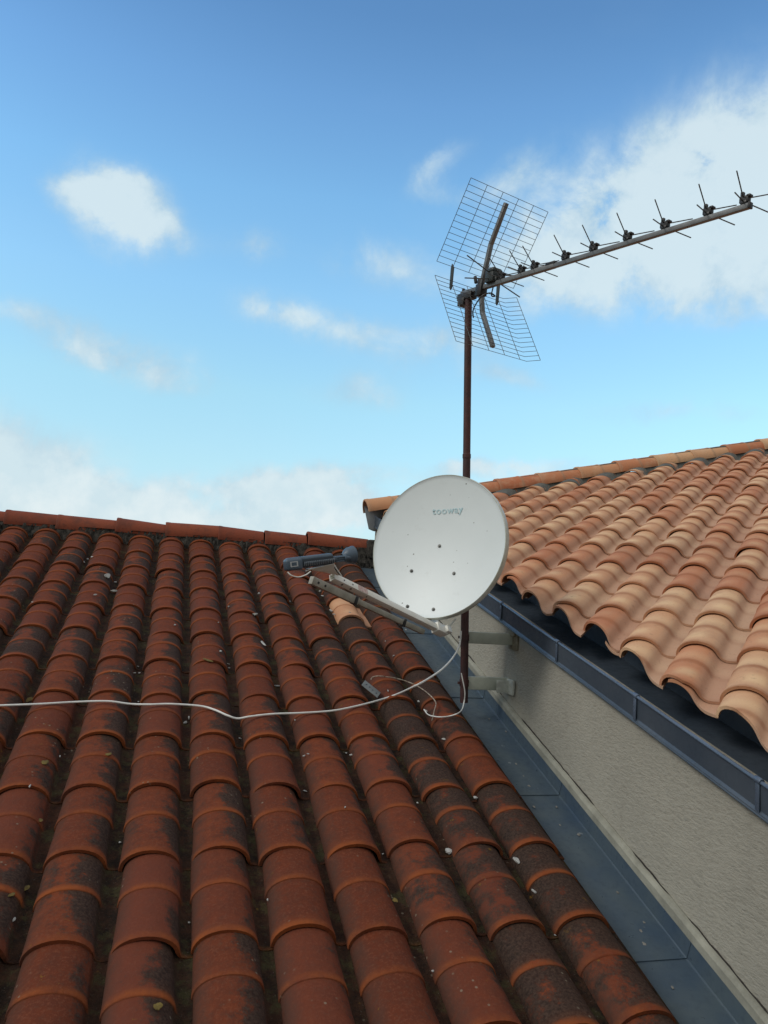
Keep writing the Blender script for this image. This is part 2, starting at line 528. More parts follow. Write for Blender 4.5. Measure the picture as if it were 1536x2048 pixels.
M_ENDP = simple('pale_wall_plate', (.60, .62, .56), .6, var=.3, scale=30, c2=(.40, .41, .36))
M_PLATE = simple('galvanised_strip', (.15, .16, .155), .75, .0, var=.3, scale=20)
M_CHIP = simple('pale_mortar_crumb', (.50, .50, .48), .85, var=.4, scale=60, bs=.6, bd=.004)
M_FLAKE = simple('grey_mortar_flake', (.33, .32, .29), .9, var=.5, scale=50, bs=.8, bd=.006)
M_FILLER = simple('crumbly_yellow_mortar', (.36, .33, .24), .9, var=.4, scale=40, bs=.8, bd=.01)
M_LATEX = simple('lichen_yellow', (.16, .11, .02), .9, var=.5, scale=60)

# ------------------------------------------------------------------ tiles
TW, TL = .215, .365
CA, CH, TH = .082, .068, .0095     # cover half width, cover height, thickness
ANG = [180, 172, 163, 153, 142, 130, 117, 104, 90, 77, 65, 54, 44, 35, 27]


def profile(last=False, new=True):
    """list of (x, z, weight of the cover, across 0..1) from the cover's left foot to the pan's right edge"""
    o = []
    if not new:
        for a in ANG[:-2] + [33, 22, 12]:
            o.append((.0905 * math.cos(R(a)), .071 * math.sin(R(a)) ** .86, 1.0))
        o += [(.0905, .007, .5), (.0935, .0015, .15), (.099, -.001, 0), (.107, -.003, 0), (.116, -.003, 0)]
        if not last: o += [(.130, -.001, 0), (.150, .0025, 0)]
        return [(x, z, wt, min(1, (x + .0905) / .2155)) for x, z, wt in o]
    for a in ANG:
        o.append((CA * math.cos(R(a)), CH * math.sin(R(a)) ** .92, 1.0))
    o += [(.0785, .0200, .75), (.0835, .0105, .4), (.0905, .0045, .15), (.101, .0008, 0), (.113, -.0005, 0)]
    if not last: o += [(.128, .000, 0), (.150, .0025, 0)]
    x0, x1 = -.082, .135
    return [(x, z, wt, min(1, (x - x0) / (x1 - x0))) for x, z, wt in o]


# along the tile: (distance above the nose in lengths, scale, rim mask, ring mask)
ALONG_OLD = [(1.12, .935, 0, 0), (1.0, .94, 0, 0), (.85, .952, 0, 0), (.70, .968, 0, 0), (.625, .978, .1, 0), (.60, .986, .55, 0), (.575, .992, 1, 0), (.558, .993, 1, .3), (.550, .986, .9, .5), (.545, .945, .1, .6),
             (.53, .938, 0, .2), (.45, .945, 0, 0), (.30, .958, 0, 0), (.15, .975, 0, 0), (.075, .985, .15, 0), (.045, .996, .7, 0), (.012, 1.002, 1, .4), (0, .99, 1, .7)]
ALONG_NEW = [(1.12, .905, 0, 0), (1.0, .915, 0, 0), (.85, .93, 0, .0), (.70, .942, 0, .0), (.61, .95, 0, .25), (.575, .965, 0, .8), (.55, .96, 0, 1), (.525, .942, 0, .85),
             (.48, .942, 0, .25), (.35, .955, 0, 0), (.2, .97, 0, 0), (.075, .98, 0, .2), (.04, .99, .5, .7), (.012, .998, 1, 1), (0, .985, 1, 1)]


def tile_arrays(x0, y0, zbase, along, rnd, rnd2, dark, last=False, jit=.004, new=False):
    """one clay tile as a closed shell. local coords of the roof"""
    pr = profile(last, new)
    P = np.array(pr)
    A = np.array(along)
    na, npf = len(A), len(P)
    dx, dy = rng.normal(0, jit * .6), rng.normal(0, jit)
    rot = rng.normal(0, .008)
    dz = abs(rng.normal(0, jit * .35))
    wav = rng.normal(0, .0012, 3)
    Yd = A[:, 0] * TL
    sc = A[:, 1][:, None] * (1 + rng.normal(0, .012))
    wt = P[:, 2][None, :]
    s_ = 1 + (sc - 1) * wt
    s2 = 1 + (sc - 1) * np.maximum(wt, .0)
    X = P[:, 0][None, :] * s_
    # step of the pan at the nose: the pan lip too is thick
    Z = P[:, 1][None, :] * s2
    if new: Z = Z + (A[:, 3][:, None] * .0 )
    tilt = ((-.011 if new else -.009) * (Yd / TL))[:, None]
    if not new: tilt = tilt * (.3 + .7 * wt)
    Z = Z + tilt + .004
    Z = Z + wav[0] * np.sin(Yd * 30 + wav[1] * 900)[:, None] * wt
    Y = np.repeat((Yd)[:, None], npf, 1)
    # the pan stops a little short of the cover's nose on old tiles
    outer = np.stack([X, Y, Z], -1)
    # inner shell
    sI = s_ - (TH / CA) * wt
    XI = P[:, 0][None, :] * sI
    ZI = P[:, 1][None, :] * (s2 - TH / CH * wt) + tilt + .004 - (TH if new else .006) * (1 - wt)
    inner = np.stack([XI, Y, ZI], -1)
    V = np.concatenate([outer.reshape(-1, 3), inner.reshape(-1, 3)])
    c, s = math.cos(rot), math.sin(rot)
    V = np.stack([V[:, 0] * c - V[:, 1] * s, V[:, 0] * s + V[:, 1] * c, V[:, 2]], -1)
    V += np.array([x0 + dx, y0 + dy, zbase + dz])
    idx = np.arange(na * npf).reshape(na, npf)
    q = np.stack([idx[:-1, :-1], idx[1:, :-1], idx[1:, 1:], idx[:-1, 1:]], -1).reshape(-1, 4)
    o = na * npf
    qi = q[:, ::-1] + o
    def strip(e, rev):
        a = np.stack([e[:-1], e[1:], e[1:] + o, e[:-1] + o], -1)
        return a[:, ::-1] if rev else a
    Q = np.concatenate([q, qi, strip(idx[-1], True), strip(idx[0], False), strip(idx[:, 0], True), strip(idx[:, -1], False)])
    tt = np.repeat(np.clip(Yd / TL, 0, 1)[:, None], npf, 1)
    xn = np.repeat(P[:, 3][None, :], na, 0)
    tv = np.stack([np.full_like(tt, rnd), tt, xn, np.ones_like(tt)], -1).reshape(-1, 4)
    rim = np.repeat(A[:, 2][:, None], npf, 1)
    ring = np.repeat(A[:, 3][:, None], npf, 1)
    rim = rim * (wt * .95 + .05) if new else rim * wt + (1 - wt) * .35 * (A[:, 0][:, None] < .02)
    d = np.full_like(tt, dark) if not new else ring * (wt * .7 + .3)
    tw = np.stack([d, rim, np.full_like(tt, rnd2), np.ones_like(tt)], -1).reshape(-1, 4)
    tv = np.concatenate([tv, tv]); tw = np.concatenate([tw, tw])
    return V, Q, tv, tw


def mesh_from(name, Vs, Qs, TVs, TWs, M, parent, mtl):
    """M: 4x4 numpy roof->world"""
    off = 0; QQ = []
    for V, Q in zip(Vs, Qs):
        QQ += [tuple(int(i) + off for i in f) for f in Q]; off += len(V)
    V = np.concatenate(Vs); TV = np.concatenate(TVs); TWv = np.concatenate(TWs)
    Vw = V @ M[:3, :3].T + M[:3, 3]
    me = bpy.data.meshes.new(name)
    me.from_pydata(Vw.tolist(), [], QQ)
    for nm, arr in (('tv', TV), ('tw', TWv)):
        a = me.attributes.new(nm, 'FLOAT_COLOR', 'POINT')
        a.data.foreach_set('color', arr.astype(np.float32).ravel())
    me.shade_smooth(); me.set_sharp_from_angle(angle=R(50))
    return link(name, me, mtl, parent)


ML = np.eye(4)
ML[:3, :3] = np.array([[1, 0, 0], [0, .955301, .295634], [0, -.295634, .955301]]).T
ML[:3, 3] = (.243939, 2.965207, -.751682)
MR = np.eye(4)
MR[:3, :3] = np.array([[.680954, -.732326, 0], [.694812, .646072, .315956], [-.231383, -.215152, .948774]]).T
MR[:3, 3] = (3.338506, 5.270548, .701776)
nL = Vector(ML[:3, 2]); oL = Vector(ML[:3, 3]); nR_ = Vector(MR[:3, 2]); oR = Vector(MR[:3, 3])


def Lw(x, y, z=0.0):
    v = ML[:3, :3] @ np.array([x, y, z]) + ML[:3, 3]; return Vector(v)


def Rw(x, y, z=0.0):
    v = MR[:3, :3] @ np.array([x, y, z]) + MR[:3, 3]; return Vector(v)


def onL(px, py, z=0.0): return on(px, py, nL, nL.dot(oL) + z)


# ---- the old house (left)
old_house = empty('old_house', (-1.2, -.7, GROUND_Z), label='house under the dark red lichen-stained tile roof that fills the lower left', cat='house')
roofL = empty('roof'); roofL.parent = old_house; roofL.location = Vector((0, 0, 5))
roofL['label'] = 'old dark red S-tile roof with black lichen on its right flanks'
Vs, Qs, TVs, TWs = [], [], [], []
pale_tile = None
for j in range(-15, 6):
    for i in range(-10, 10):
        y0 = i * TL + (rng.normal(0, .006)) + .010 * math.sin(j * 2.3 + 1)
        rnd, rnd2 = rng.random(), rng.random()
        dark = -.06 + .15 * rng.normal()
        if j == 5: dark += .50 + (.25 if i > 1 else 0)
        if j == 4: dark += .42 + (.15 if i < 2 else .0)
        if j == 5 and i == 0: dark = -.45; rnd = .7; rnd2 = .2
        if j == 5 and i == 1: dark = .1
        if j == 3 and i < -1: dark += .1
        if j < -6: dark += .12
        if j == 4 and i == 5:
            a = tile_arrays(j * TW, y0, -CH + .006, ALONG_OLD, .95, .5, 0, False, .002, new=True)
            mesh_from('replacement_tile', [a[0]], [a[1]], [a[2]], [a[3]], ML, roofL, M_PALE)['label'] = 'single pale orange replacement tile near the top of the old roof'
            continue
        a = tile_arrays(j * TW, y0, -CH, ALONG_OLD, rnd, rnd2, dark, last=(j == 5))
        if i == 9:   # the top course ends under the ridge bedding
            a[0][:, 1] = np.minimum(a[0][:, 1], 9.34 * TL)
        Vs.append(a[0]); Qs.append(a[1]); TVs.append(a[2]); TWs.append(a[3])
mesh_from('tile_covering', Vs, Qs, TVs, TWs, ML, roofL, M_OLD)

# boarding under the tiles and the far slope
RY, RZ = 6.255, .252          # ridge axis
b = MB()
e0 = Lw(-3.6, -3.75, -.10); e1 = Lw(1.12, -3.75, -.10)
t0_ = Vector((e0.x, RY, .165)); t1_ = Vector((1.36, RY, .165))
b.add([e0, e1, t1_, t0_, e0 - Vector((0, 0, .12)), e1 - Vector((0, 0, .12)), t1_ - Vector((0, 0, .12)), t0_ - Vector((0, 0, .12))],
      [(0, 1, 2, 3), (7, 6, 5, 4), (0, 4, 5, 1), (1, 5, 6, 2), (2, 6, 7, 3), (3, 7, 4, 0)])
b.build('roof_boarding', M_UNDER, roofL)
b = MB()
n_ = 8
xs = np.arange(e0.x, 1.55, TW / n_)
vs = []
for k, x in enumerate(xs):
    hz = .055 * max(0, math.sin(2 * math.pi * k / n_)) ** .6
    for yy in (RY + .03, RY + 6.2):
        vs.append((x, yy, .185 - (yy - RY) * .3095 + hz))
b.add(vs, [(2 * k, 2 * k + 2, 2 * k + 3, 2 * k + 1) for k in range(len(xs) - 1)])
b.build('far_slope', M_CAPOLD, roofL, smooth=True)


def caps_mesh(name, pts, r0, r1, mtl, parent, colors, seg=20, half=True, th=.012, lift=0, rings=False, jit=.003, gap=0.0):
    """half-round caps, each from pts[k] to pts[k+1] in the world"""
    Vs, Fs, TV = [], [], []; off = 0
    for k in range(len(pts) - 1):
        a, c = Vector(pts[k]), Vector(pts[k + 1])
        c = c - (c - a).normalized() * gap * rng.random() * 1.6
        d = (c - a).normalized(); L_ = (c - a).length
        sd_ = d.cross(Vector((0, 0, 1))).normalized(); up = sd_.cross(d)
        a = a + up * rng.normal(0, jit) - d * .0; yaw = rng.normal(0, .006)
        prof = [(-.035, 1.0, 0), (-.03, 1.03, .6), (-.012, 1.03, .3), (.02, 1.0, 0), (.3, .97, 0)] if not rings else [(-.035, 1.0, .4), (-.03, 1.04, .8), (-.008, 1.035, .3), (.02, 1.0, 0), (.42, .965, 0), (.455, .985, .5), (.475, .98, 1), (.50, .94, .8), (.54, .935, .1), (.75, .93, 0)]
        prof = prof + [(1.0, r1 / r0, 0)]
        rows = []
        for (t, s, dk) in prof:
            base = a + d * (t * L_ if t > 0 else t) + sd_ * (t * L_ * yaw)
            for sh in (0, 1):
                for q in range(seg + 1):
                    an = math.pi * (q / seg) * 1.06 - .03 * math.pi
                    rr = r0 * s - th * sh
                    rows.append(base + sd_ * (rr * math.cos(an)) + up * (rr * math.sin(an) * 1.0))
                    TV.append((colors[k % len(colors)], 0, dk, 1))
        n = seg + 1; m = len(prof)
        def id_(i, sh, q): return off + (i * 2 + sh) * n + q
        for i in range(m - 1):
            for q in range(seg):
                Fs.append((id_(i, 0, q), id_(i + 1, 0, q), id_(i + 1, 0, q + 1), id_(i, 0, q + 1)))
                Fs.append((id_(i, 1, q), id_(i, 1, q + 1), id_(i + 1, 1, q + 1), id_(i + 1, 1, q)))
            for q in (0, seg): Fs.append((id_(i, 0, q), id_(i, 1, q), id_(i + 1, 1, q), id_(i + 1, 0, q)))
        for q in range(seg):
            Fs.append((id_(0, 0, q), id_(0, 0, q + 1), id_(0, 1, q + 1), id_(0, 1, q)))
            Fs.append((id_(m - 1, 0, q), id_(m - 1, 1, q), id_(m - 1, 1, q + 1), id_(m - 1, 0, q + 1)))
        Vs += rows; off += len(rows)
    me = bpy.data.meshes.new(name)
    me.from_pydata([tuple(v) for v in Vs], [], Fs)
    a_ = me.attributes.new('tv', 'FLOAT_COLOR', 'POINT')
    a_.data.foreach_set('color', np.array(TV, dtype=np.float32).ravel())
    bm = bmesh.new(); bm.from_mesh(me); bmesh.ops.recalc_face_normals(bm, faces=bm.faces); bm.to_mesh(me); bm.free()
    me.shade_smooth(); me.set_sharp_from_angle(angle=R(50))
    return link(name, me, mtl, parent)


# ridge caps of the old roof: joints read off the photograph
jx = [20, 124, 242, 342, 446, 540, 625]
jx = [on(p, 1030 + p * .058, Vector((0, 1, 0)), RY - .06).x for p in jx]
while jx[0] > -3.8: jx.insert(0, jx[0] - .385)
jx.append(1.56)
caps_mesh('ridge_caps', [Vector((x, RY, RZ + rng.normal(0, .006))) for x in jx], .097, .085, M_CAPOLD, roofL, [.2, .7, .5, .9, .3, .6, .8, .4], jit=.006, gap=.035)
b = MB()
nx, nz = 420, 7
x0_, x1_ = -3.75, 1.60
for i in range(nx + 1):
    x = x0_ + (x1_ - x0_) * i / nx
    for k in range(nz + 1):
        z = .10 + (.268 - .10) * k / nz
        y = RY - .118 + .030 * (k / nz) + rng.normal(0, .006)
        b.v.append((x, y, z))
b.f += [(i * (nz + 1) + k, (i + 1) * (nz + 1) + k, (i + 1) * (nz + 1) + k + 1, i * (nz + 1) + k + 1) for i in range(nx) for k in range(nz)]
bb = len(b.v)
b.add([(x0_, RY, .10), (x1_, RY, .10), (x1_, RY, .268), (x0_, RY, .268)], [(0, 1, 2, 3)])
b.f += [((i + 1) * (nz + 1) + nz, i * (nz + 1) + nz, bb + 3) if i < nx / 2 else ((i + 1) * (nz + 1) + nz, i * (nz + 1) + nz, bb + 2) for i in range(nx)]
# lumps at the joints between caps
for x in jx[:-1]:
    if rng.random() < .7:
        b.lathe((x - .02, RY, RZ - .01), (1, 0, 0), [(0, .05), (.0, .091), (.018, .094), (.03, .088)], 18)
b.build('ridge_bedding', M_MORTAR, roofL, smooth=True)
# the ridge's mortar end against the neighbour's wall
b = MB(); b.box((1.58, RY, .26), (.055, 0, 0), (0, .125, 0), (0, 0, .075)); b.build('ridge_end_mortar', M_MORTAR, roofL, bevel=.02)

# walls of the old house
b = MB()
b.aabb((-3.4, -.55, GROUND_Z), (1.30, 12.0, -2.02))
b.add([(1.30, -.55, -2.02), (1.30, 12, -2.02), (1.30, RY, .02), (-3.4, -.55, -2.02), (-3.4, 12, -2.02), (-3.4, RY, .02)], [(0, 1, 2), (5, 4, 3)])
b.build('wall', M_WALL, old_house)

# valley flashing along the wall: overlapping zinc trays
b = MB()
xa, xb, xc = 1.05, 1.411, 1.414
cuts = [-4.6, -3.5, -2.6, -1.70, -.80, .10, 1.00, 1.9, 2.8, 3.42]
for k in range(len(cuts) - 1):
    ya, yb = cuts[k], cuts[k + 1] + .04
    za = -.118 + .0035 * 0; lift = .0038
    v = []
    for (y, up_) in ((ya, lift), (yb, 0)):
        v += [Lw(xa, y, -.118 + up_), Lw(xb - .004, y, -.118 + up_), Lw(xb + .002 - up_ * .5, y, -.116 + up_), Lw(xc - up_ * .5, y, -.052), Lw(xc + .006, y, -.052), Lw(xc + .006, y, -.125), Lw(xa, y, -.121)]
    m_ = 7
    b.add(v, [(q, q + 1, m_ + q + 1, m_ + q) for q in range(m_ - 1)] + [(m_ - 1, 0, m_, 2 * m_ - 1), tuple(range(m_))[::-1], tuple(range(m_, 2 * m_))])
b.build('valley_flashing', M_ZINC, roofL, smooth=True, angle=20)

# ---- the new house (right)
WX = 1.675
def zgb(y): return -.142 + .2290 * (y - 3.823)
def zgt(y): return zgb(y) + .088
new_house = empty('new_house', (3.0, 3.0, GROUND_Z), label='house with the cream rendered wall and the light orange tile roof on the right', cat='house')
roofR = empty('roof'); roofR.parent = new_house; roofR.location = Vector((0, 0, 6))
roofR['label'] = 'newer roof of mottled orange and sand coloured S-tiles'
YA, YB = -1.6, 6.52
b = MB()
b.add([(WX, YA, GROUND_Z), (WX, YB, GROUND_Z), (WX, YB, zgb(YB) + .01), (WX, YA, zgb(YA) + .01), (WX + .3, YA, GROUND_Z), (WX + .3, YB, GROUND_Z), (WX + .3, YB, zgb(YB) + .01), (WX + .3, YA, zgb(YA) + .01)],
      [(0, 1, 2, 3), (7, 6, 5, 4), (0, 3, 7, 4), (1, 5, 6, 2), (3, 2, 6, 7), (0, 4, 5, 1)])
b.add([(WX + .3, YA, GROUND_Z), (7.5, YA, GROUND_Z), (7.5, YA, -1.1), (WX + .3, YA, -1.1)], [(0, 1, 2, 3)])
b.add([(WX, YB, GROUND_Z), (7.5, YB + .2, GROUND_Z), (7.5, YB + .2, 1.7), (WX, YB, zgb(YB))], [(0, 1, 2, 3)])
b.build('wall', M_WALL, new_house)
# trim strip above the flashing
b = MB()
NS = 60
for k in range(NS):
    ya, yb = -4.6 + 8.0 * k / NS, -4.6 + 8.0 * (k + 1) / NS
    def sec(y):
        j_ = .0016 * math.sin(y * 17) + .0012 * math.sin(y * 41)
        return [Lw(WX - oL.x - .020, y, -.056), Lw(WX - oL.x - .021, y, -.030 + j_), Lw(WX - oL.x - .014, y, -.018 + j_), Lw(WX - oL.x + .002, y, -.014 + j_), Lw(WX - oL.x + .002, y, -.056)]
    b.add(sec(ya) + sec(yb), [(q, (q + 1) % 5, 5 + (q + 1) % 5, 5 + q) for q in range(5)])
b.build('wall_trim', M_TRIM, new_house, smooth=True, angle=30)

b = MB(); rg = random.Random(5)
ys = np.arange(-4.4, 3.3, .03)
b.tube([Lw(WX - oL.x - .005 + rg.uniform(-.0012, .0012), y, -.0125 + rg.uniform(-.0016, .0016)) for y in ys],
       [max(.0003, (.0018 + .0012 * rg.random()) * (1 if math.sin(y * 5.1) + math.sin(y * 13.7 + 2) > -.2 else .1)) for y in ys], 6)
b.build('joint_crack', M_UNDER, new_house)
# right roof tiles, cut along the gutter and along the hip
CUTX = 1.768
HY = 6.385
Vs, Qs, TVs, TWs = [], [], [], []
def cut_tile(a, planes):
    V, Q, tv, tw = a
    me = bpy.data.meshes.new('tmp')
    Vw = V @ MR[:3, :3].T + MR[:3, 3]
    bm = bmesh.new()
    l1 = bm.verts.layers.float_color.new('tv'); l2 = bm.verts.layers.float_color.new('tw')
    vv = []
    for p, c1, c2 in zip(Vw, tv, tw):
        x = bm.verts.new(p); x[l1] = c1; x[l2] = c2; vv.append(x)
    for f in Q:
        try: bm.faces.new([vv[i] for i in f])
        except ValueError: pass
    for co, no in planes:
        g = bm.verts[:] + bm.edges[:] + bm.faces[:]
        r = bmesh.ops.bisect_plane(bm, geom=g, plane_co=co, plane_no=no, clear_outer=True)
        es = [e for e in r['geom_cut'] if isinstance(e, bmesh.types.BMEdge)]
        if len(es) > 3:
            try: bmesh.ops.triangle_fill(bm, edges=es, use_beauty=True)
            except Exception: pass
    bm.verts.ensure_lookup_table(); bm.verts.index_update()
    if not bm.faces: bm.free(); return None
    Vo = np.array([v.co[:] for v in bm.verts]); Qo = [[v.index for v in f.verts] for f in bm.faces]
    t1 = np.array([v[l1][:] for v in bm.verts]); t2 = np.array([v[l2][:] for v in bm.verts])
    bm.free()
    return (Vo - MR[:3, 3]) @ MR[:3, :3], Qo, t1, t2

for j in range(-22, 26):
    for i in range(-24, 14):
        cx_, cy_ = j * TW - .086, i * TL
        pts = [Rw(cx_ + u, cy_ + v_, 0) for u in (-.09, .13) for v_ in (0, TL * 1.1)]
        X = [p.x for p in pts]; Y = [p.y for p in pts]
        if max(X) < 1.64 or min(Y) > HY or min(X) > 6.6 or max(Y) < -1.5: continue
        rnd = rng.random(); rnd2 = rng.random()
        a = tile_arrays(cx_, cy_, .006, ALONG_NEW, rnd, rnd2, 0, False, .0022, new=True)
        planes = []
        if min(X) < CUTX + .08:
            jt = rng.normal(0, .014); an = rng.normal(0, .13)
            jt += -.024 + max(-.075, min(.012, (sum(Y) / 4 - 3.3) * .048))
            planes.append((Vector((CUTX + jt, sum(Y) / 4, 0)), Vector((-math.cos(an), math.sin(an) , -.12))))
        if max(Y) > HY - .1:
            planes.append((Vector((0, HY - .03, 0)), Vector((0, 1, 0))))
        if planes:
            a = cut_tile(a, planes)
            if a is None: continue
        Vs.append(a[0]); Qs.append(a[1]); TVs.append(a[2]); TWs.append(a[3])
mesh_from('tile_covering', Vs, Qs, TVs, TWs, MR, roofR, M_NEW)

# hip caps
hd = Vector((.9725, 0, .233)).normalized()
h0 = Vector((1.585, HY, .585))
hp = []
capL = .392
for k in range(15): hp.append(h0 + hd * (capL * k))
caps_mesh('hip_caps', hp, .098, .088, M_CAPNEW, roofR, [.6, .4, .2, .05, .25, .55, .3, .85, .75, .15, .9, .5], rings=True, jit=.002)


def tile_h(x, y):
    """height of the right roof's surface above its pans, at roof coords"""
    u = (x + .086 + TW / 2) % TW - TW / 2
    z = CH * math.sqrt(max(0, 1 - (u / CA) ** 2)) if abs(u) < CA else 0
    return z * .97


MRi = np.linalg.inv(MR)
def draped(xw, yw, extra=.006):
    # intersect vertical line with roof plane, then add the tile height
    z = oR.z - (nR_.x * (xw - oR.x) + nR_.y * (yw - oR.y)) / nR_.z
    l = (MRi @ np.array([xw, yw, z, 1]))[:3]
    return z + (tile_h(l[0], l[1]) + extra) / nR_.z


b = MB()
nx = 420; rows_ = [0, .03, .055, .08, .105, .13, .15]
for i in range(nx + 1):
    xw = 1.80 + (6.6 - 1.80) * i / nx
    ax_z = h0.z + (xw - h0.x) * hd.z / hd.x
    for k, d_ in enumerate(rows_):
        yw = HY - .045 - d_
        zz = draped(xw, yw, .009 if k < len(rows_) - 1 else .004)
        if k == 0: zz = ax_z + .088
        elif k == 1: zz = max(zz, ax_z - .005)
        b.v.append((xw, yw, zz))
m_ = len(rows_)
b.f += [(i * m_ + k, (i + 1) * m_ + k, (i + 1) * m_ + k + 1, i * m_ + k + 1) for i in range(nx) for k in range(m_ - 1)]
b.build('hip_flashing', M_CLOS, roofR, smooth=True)
# boarding below the new tiles and the slope beyond the hip
b = MB()
def rp(xw, yw, o=-.05): return Vector((xw, yw, oR.z - (nR_.x * (xw - oR.x) + nR_.y * (yw - oR.y)) / nR_.z + o))
A_ = [rp(1.98, -1.5), rp(7.2, -1.5), rp(7.2, HY), rp(1.98, HY)]
b.add(A_ + [p - Vector((0, 0, .03)) for p in A_], [(0, 1, 2, 3), (7, 6, 5, 4), (0, 4, 5, 1), (1, 5, 6, 2), (2, 6, 7, 3), (3, 7, 4, 0)])
b.build('roof_boarding', M_UNDER, roofR)
b = MB()
b.add([(1.965, YA, zgt(YA) - .08), (1.965, 6.4, zgt(6.4) - .08), rp(1.965, 6.4, -.03), rp(1.965, YA, -.03), (1.985, YA, zgt(YA) - .08), (1.985, 6.4, zgt(6.4) - .08), rp(1.985, 6.4, -.03), rp(1.985, YA, -.03)], [(0, 1, 2, 3), (7, 6, 5, 4), (0, 3, 7, 4), (1, 5, 6, 2), (3, 2, 6, 7), (0, 4, 5, 1)])
b.build('eaves_board', M_GUTTER, roofR)
b = MB()
xs = np.arange(1.98, 7.2, TW / 8); vs = []
for k, x in enumerate(xs):
    hz = .055 * max(0, math.sin(2 * math.pi * k / 8)) ** .6
    zt = h0.z + (x - h0.x) * hd.z / hd.x
    for yy in (HY + .04, HY + 3.2): vs.append((x, yy, zt - .03 - (yy - HY) * .3 + hz))
b.add(vs, [(2 * k, 2 * k + 2, 2 * k + 3, 2 * k + 1) for k in range(len(xs) - 1)])
b.build('far_slope', M_CAPNEW, roofR, smooth=True)

# gutter
gut = empty('gutter'); gut.parent = roofR
gx = WX - .022
b = MB()
def gy(px, py): return on(px, py, Vector((1, 0, 0)), gx).y
gcl = sorted([gy(1005, 1201), gy(1117, 1280), gy(1274, 1387), gy(1520, 1550)])
step = gcl[1] - gcl[0]
while gcl[0] > YA + .6: gcl.insert(0, gcl[0] - step)
while gcl[-1] < 6.0: gcl.append(gcl[-1] + .62)
seams = [YA] + gcl + [6.50]
for k in range(len(seams) - 1):
    ya, yb = seams[k], seams[k + 1]
    o_ = .0015 * (k % 2)
    sec = lambda y: [(gx - o_, y, zgb(y) + .010), (gx - .003 - o_, y, zgt(y)), (gx + .003 - o_, y, zgt(y)), (gx + .012 - o_, y, zgt(y) - .07), (gx + .10, y, zgt(y) - .085), (gx + .36, y, zgt(y) - .055), (gx + .36, y, zgt(y) - .075), (gx + .05, y, zgt(y) - .094), (gx + .015, y, zgb(y))]
    n_ = 9
    b.add([Vector(q) for q in sec(ya)] + [Vector(q) for q in sec(yb)], [(q, (q + 1) % n_, n_ + (q + 1) % n_, n_ + q) for q in range(n_)] + [tuple(range(n_))[::-1], tuple(range(n_, 2 * n_))])
b.build('trough', M_GUTTER, gut)
b = MB()
def gl(x, dz, r, n=10):
    ys = np.linspace(YA, 6.5, 60)
    b.tube([(x + .0006 * math.sin(y * 9), y, zgb(y) + dz + .0008 * math.sin(y * 5.3)) for y in ys], r, n)
gl(gx - .004, .089, .0062)
b.build('rolled_edge', M_BEAD, gut, smooth=True)
b = MB()
gl(gx - .007, -.001, .0042)
ys = [YA, 6.5]
b.add([(gx - .006, YA, zgb(YA) + .003), (gx - .006, 6.5, zgb(6.5) + .003), (gx + .0, 6.5, zgb(6.5) + .012), (gx + .0, YA, zgb(YA) + .012)], [(0, 1, 2, 3)])
b.build('drip_edge', M_GUTTER, gut, smooth=True)
for y in gcl:
    b = MB()
    up_ = Vector((0, .229, 1)); al = Vector((0, 1, .229)).normalized()
    c = Vector((gx - .004, y, zgb(y) + .090))
    b.lathe(c - al * .013, al, [(0, .004), (0, .0098), (.026, .0098), (.026, .004)], 14)
    b.box(c + Vector((-.003, 0, -.045)), (.0022, 0, 0), al * .0085, (0, 0, .038))
    b.build('gutter_clip', M_BEAD, gut, bevel=.0015)
# zinc end plate under the first hip cap
pl = [(728, 1014), (733, 1003), (752, 1003), (800, 1003), (800, 1040), (745, 1062), (737, 1058)]
fr = [on(p[0], p[1], Vector((0, 1, 0)), 6.46) for p in pl]
b = MB(); n_ = len(fr)
b.add(fr + [p + Vector((.03, .05, 0)) for p in fr], [tuple(range(n_)), tuple(range(n_, 2 * n_))[::-1]] + [(q, (q + 1) % n_, n_ + (q + 1) % n_, n_ + q) for q in range(n_)])
b.build('end_plate', M_GREYZ, gut, bevel=.003)

# ------------------------------------------------------------------ ground
b = MB()
b.quad((-1500, -1500, GROUND_Z), (1500, -1500, GROUND_Z), (1500, 1500, GROUND_Z), (-1500, 1500, GROUND_Z))
m, t, bs = mat('dry_grass_ground')
P = pos(t)
t.l.new(t.mix(t.mr(t.noise(P, .3, 6, .6), .35, .65), (.06, .075, .03), (.13, .11, .06)), bs.inputs['Base Color'])
bs.inputs['Roughness'].default_value = .95
tag(b.build('ground', m), 'flat ground far below the two roofs', kind='structure')

